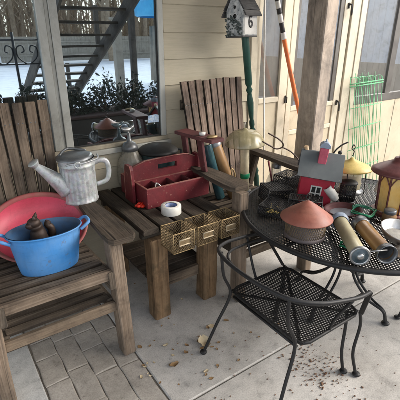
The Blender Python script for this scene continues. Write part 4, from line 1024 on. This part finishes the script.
# amber-brown tube beside it
p0, p1 = V((1.665, .842, Z+.05)), V((1.86, 1.135, Z+.05))
t = thing('tube_feeder', 'amber brown tube feeder lying with an open dark end', 'feeder', p0); k = frame(p0, p1-p0); L = (p1-p0).length
b = MB(); b.lathe([(.037, .02), (.039, .03), (.039, L-.02), (.036, L)], 32, k); b.build('tube', M['amber_brown'], t)
b = MB(); b.lathe([(.035, .06), (.042, .01), (.048, -.002), (.05, .003), (.048, .03), (.04, .034)], 32, k); b.build('open_collar', M['pewter'], t)
b = MB(); b.lathe([(.0355, .055), (.001, .056)], 32, k); b.build('dark_inside', M['black'], t)
b = MB(); b.lathe([(.041, L-.05), (.045, L-.045), (.045, L), (.036, L+.01), (.001, L+.01)], 32, k); b.build('lid', M['pewter'], t)
# bowls at the right edge
t = thing('metal_bowl', 'dull metal bowl with grit inside at the right edge of the table', 'bowl', (2.02, .97, Z)); k = T((1.93, .945, Z)) @ RX(R(12))
b = MB(); b.lathe([(.001, 0.012), (.05, .012), (.08, .035), (.1, .07), (.105, .072), (.106, .068), (.086, .03), (.055, .006), (.001, .005)], 36, k); b.build('bowl', M['silver'], t)
b = MB(); b.lathe([(.07, .03), (.05, .036), (.001, .04)], 24, k); b.build('grit', M['ash'], t)
t = thing('silver_lid', 'shiny domed silver lid in front of the metal bowl', 'lid', (1.93, .86, Z)); k = T((1.835, .83, Z))
b = MB(); b.lathe([(.075, 0), (.08, .003), (.074, .012), (.06, .03), (.03, .043), (.012, .046), (.012, .058), (.001, .06)], 32, k); b.build('dome', M['silver'], t)
b = MB(); b.ball(k @ V((0, 0, .064)), .011, 10); b.build('knob', M['pewter'], t)
t = thing('mesh_feeder', 'dark wire mesh cylinder feeder standing between red birdhouse and yellow feeder', 'feeder', (2.17, 1.43, Z)); k = T((2.165, 1.44, Z))
b = MB()
for i in range(30):
    a = i/30*6.283
    for q in (-.9, .9): b.tube([k @ V((.05*math.cos(a+q*u), .05*math.sin(a+q*u), .01+.12*u)) for u in (0, .25, .5, .75, 1)], .0016, 4)
b.build('mesh', M['iron'], t)
b = MB(); b.lathe([(.001, 0), (.055, 0), (.057, .01), (.05, .013)], 24, k); b.build('base', M['blackpaint'], t)
b = MB(); b.lathe([(.05, .127), (.058, .13), (.05, .142), (.02, .15), (.001, .151)], 24, k); b.build('lid', M['blackpaint'], t)
t = thing('brown_jar', 'squat dark brown glass jar in front of the amber lantern base', 'jar', (2.12, 1.13, Z)); k = T((2.10, 1.10, Z))
b = MB(); b.lathe([(.001, 0), (.035, 0), (.04, .008), (.04, .045), (.03, .06), (.03, .07), (.001, .071)], 24, k); b.build('glass', M['amber_brown'], t)
b = MB(); b.lathe([(.032, .058), (.034, .06), (.034, .08), (.03, .083), (.001, .083)], 24, k); b.build('cap', M['pewter'], t)
# flat oval dish with a red-brown rim behind the tubes
t = thing('oval_dish', 'shallow brown-rimmed oval dish behind the pale tube', 'dish', (1.99, 1.33, Z)); k = T((1.985, 1.335, Z)) @ RZ(R(-35)) @ RX(R(10))
b = MB(); b.lathe([(.001, .004), (.06, .004), (.085, .02), (.1, .034), (.103, .031), (.088, .014), (.06, .0), (.001, .0)], 36, k, 1.15, .75); b.build('dish', M['darkred'], t)
b = MB(); b.lathe([(.065, .008), (.001, .0085)], 30, k, 1.15, .75); b.build('glaze', M['silver'], t)
# pale wedge-shaped feeder lying beside the red birdhouse
t = thing('pale_scoop', 'pale grey plastic scoop lying against the red birdhouse', 'scoop', (2.05, 1.44, Z)); k = T((2.05, 1.445, Z+.045)) @ RZ(R(42)) @ RX(R(-38))
b = MB(); b.lathe([(.001, -.01), (.03, -.008), (.042, .02), (.044, .1), (.04, .1), (.038, .02), (.001, .0)], 24, k, 1, .7); b.build('scoop', M['whitepaint'], t)
b = MB(); b.tube([k @ V((0, 0, -.01)), k @ V((0, 0, -.055))], .012, 10); b.build('grip', M['blackpaint'], t)
# green plastic coil and stakes
def coil(x, y, r, z, label, seed):
    rr = random.Random(seed); b = MB()
    pts = [(x+r*(1+.25*math.sin(i*1.7+seed))*math.cos(i*.7), y+r*(1+.2*math.cos(i*1.3))*math.sin(i*.7), z+.004+.004*(i % 3)) for i in range(22)]
    b.tube(spl(pts, 4), .0048, 6); return tag(b.build('green_wire', M['emerald']), label, 'wire', 'coils of green garden wire')
coil(2.05, 1.235, .07, Z+.03, 'tangled green garden wire beside the oval dish', 1)
coil(1.655, 1.06, .03, Z, 'short loop of green wire left of the pale tube', 2)
# black wire suet cages heaped at the table's left
def cage(name, label, loc, dims, rot, m=M['iron'], s=.02):
    t = thing(name, label, 'cage', loc, 'black wire suet cages at the left of the iron table'); k = T(V(loc)) @ rot; a, c_, h = dims
    b = MB(); k3 = k.to_3x3()
    for z in (0, h): mesh_panel(b, k @ V((-a, -c_, z)), k3 @ V((1, 0, 0)), k3 @ V((0, 1, 0)), 2*a, 2*c_, s, .0026)
    for y in (-c_, c_): mesh_panel(b, k @ V((-a, y, 0)), k3 @ V((1, 0, 0)), k3 @ V((0, 0, 1)), 2*a, h, s, .0026)
    for x in (-a, a): mesh_panel(b, k @ V((x, -c_, 0)), k3 @ V((0, 1, 0)), k3 @ V((0, 0, 1)), 2*c_, h, s, .0026)
    b.build('mesh', m, t)
    b = MB()
    for z in (0, h): b.tube([k @ V(p) for p in ((-a, -c_, z), (a, -c_, z), (a, c_, z), (-a, c_, z))], .004, 6, True)
    for x in (-a, a):
        for y in (-c_, c_): b.tube([k @ V((x, y, 0)), k @ V((x, y, h))], .004, 6)
    b.build('frame', m, t)
cage('suet_cage', 'flat black wire cage nearest the table rim', (1.66, 1.58, Z+.006), (.085, .085, .05), RZ(R(25)))
cage('suet_cage', 'taller black wire cage tilted behind the flat one', (1.79, 1.72, Z+.006), (.09, .07, .09), RZ(R(-20)) @ RY(R(6)))
cage('suet_cage', 'long black wire cage in front of the red birdhouse', (1.83, 1.50, Z+.006), (.1, .05, .075), RZ(R(-52)))
cage('suet_cage', 'black wire cage beside the dark post base', (2.0, 1.82, Z+.006), (.08, .06, .11), RZ(R(10)))
b = MB(); rr = random.Random(9)
for i in range(16): a = rr.uniform(0, 6.28); q = V((1.66+rr.uniform(-.06, .06), 1.585+rr.uniform(-.06, .06), Z+.013)); b.tube([q, q+V((.03*math.cos(a), .03*math.sin(a), .012))], [.005, .003], 5)
o = b.build('straw_bits', M['yellow']); tag(o, 'yellow straw bits inside the flat wire cage', 'straw')
b = MB(); b.tube(spl([(1.965, 2.06, .985), (2.02, 2.03, .95), (2.06, 2.01, .927), (2.095, 1.99, .935), (2.105, 1.985, .96), (2.07, 2.0, 1.0), (2.0, 2.04, 1.045)], 5), .0055, 6)
b.tube(spl([(2.095, 1.99, .94), (2.16, 1.95, .90), (2.2, 1.9, .83), (2.2, 1.86, .685)], 5), .005, 6)
tag(b.build('bent_wire_hook', M['bronze']), 'bent brown wire prong sticking up in front of the cream doors', 'hook')

# ------------------------------------------------------------------ litter on the floor
def leaf(b, x, y, L, rr, z=.002):
    a = rr.uniform(0, 6.28); c_, s_ = math.cos(a), math.sin(a); cu = rr.uniform(.1, .5)*L
    rows = []
    for i in range(6):
        u = i/5; w_ = L*.33*math.sin(math.pi*(u*.9+.06))**.8*(1+.25*rr.uniform(-1, 1))
        row = []
        for v in (-1, -.4, .4, 1):
            px, py = (u-.5)*L, v*w_; pz = z+cu*(abs(v)**1.5)*.35+cu*abs(u-.5)**2*1.2
            row.append(V((x+px*c_-py*s_, y+px*s_+py*c_, pz)))
        rows.append(row)
    b.rings(rows, True, False, False)
rr = random.Random(21)
b = MB()
for i in range(34):
    b.m = rr.choice((0, 0, 0, 1)); leaf(b, rr.gauss(1.03, .16), rr.gauss(1.5, .13), rr.uniform(.008, .034), rr)
for i in range(40):
    b.m = 0; leaf(b, rr.uniform(.72, 2.2), rr.uniform(1.3, 2.5), rr.uniform(.008, .025), rr)
for i in range(14): b.m = rr.choice((0, 1)); leaf(b, rr.gauss(.68, .02), rr.uniform(1.1, 1.6), rr.uniform(.01, .022), rr)
o = b.build('leaf_litter', [M['leaf'], M['leafpale'], M['chip']]); o['kind'] = 'stuff'; o['label'] = 'scattered dry leaf fragments on the concrete'
for x, y, L, lab in ((1.065, 1.50, .1, 'largest pale dry leaf lying on the concrete before the table leg'), (.83, 1.46, .055, 'rust-brown curled leaf on the concrete near the paving edge'), (1.19, 1.60, .05, 'cream heart-shaped leaf scrap by the right table post')):
    b = MB(); leaf(b, x, y, L, random.Random(int(x*100))); tag(b.build('dry_leaf', M['leafpale'] if 'rust' not in lab else M['leaf']), lab, 'leaf', 'single dry leaves on the concrete')
b = MB()
for i in range(240):
    x, y = rr.gauss(1.47, .085), rr.gauss(1.0, .115)
    b.ball((x, y, .004), rr.uniform(.0013, .0052), 6, rr.uniform(.6, 2.0), rr.uniform(.5, 1.3), .6, RZ(rr.uniform(0, 3)))
for i in range(90):
    b.ball((rr.uniform(.75, 1.9), rr.uniform(.55, 1.4), .002), rr.uniform(.002, .0045), 5, 1.2, .9, .7)
o = b.build('seed_litter', M['crumb']); o['kind'] = 'stuff'; o['label'] = 'brown seed husks spilled under the iron chair'
b = MB()
for i in range(26):
    x, y = rr.gauss(1.395, .035), rr.gauss(.70, .012); b.m = i % 2
    b.ball((x, y, .003), rr.uniform(.003, .009), 6, rr.uniform(.6, 1.8), rr.uniform(.6, 1.5), .5)
o = b.build('droppings', [M['chip'], M['crumb']]); o['kind'] = 'stuff'; o['label'] = 'small white and dark flecks on the concrete in front'

# ------------------------------------------------------------------ light and camera
wd = bpy.data.worlds.new('World'); sc.world = wd; wd.use_nodes = True; nt = wd.node_tree
sky = nt.nodes.new('ShaderNodeTexSky'); sky.sky_type = 'NISHITA'; sky.sun_disc = False
SE, SA = R(33), R(128)     # elevation; azimuth clockwise from +Y
sky.sun_elevation = SE; sky.sun_rotation = SA; sky.air_density = 1.0; sky.dust_density = 3.0; sky.ozone_density = 1.0
bg = nt.nodes['Background']; bg.inputs[1].default_value = .52
hs = nt.nodes.new('ShaderNodeHueSaturation'); hs.inputs['Saturation'].default_value = .5; nt.links.new(sky.outputs[0], hs.inputs['Color']); nt.links.new(hs.outputs[0], bg.inputs[0])
sd = bpy.data.lights.new('sun', 'SUN'); sd.energy = 1.7; sd.angle = R(45); sd.color = (1, .95, .86)
so_ = bpy.data.objects.new('sun', sd); col.objects.link(so_)
dv = V((math.sin(SA)*math.cos(SE), math.cos(SA)*math.cos(SE), math.sin(SE)))
so_.rotation_euler = dv.to_track_quat('Z', 'Y').to_euler(); so_.location = (6, -6, 8)
cd = bpy.data.cameras.new('camera'); cam = bpy.data.objects.new('camera', cd); col.objects.link(cam)
cd.sensor_width = 36; cd.lens = 36*395/400; cd.clip_end = 2000; cd.clip_start = .02
cam.location = (0, 0, 1.7); cam.rotation_euler = (R(90-22.7), 0, R(-34.5)); sc.camera = cam
sc.view_settings.view_transform = 'Standard'; sc.view_settings.look = 'None'; sc.view_settings.exposure = 0
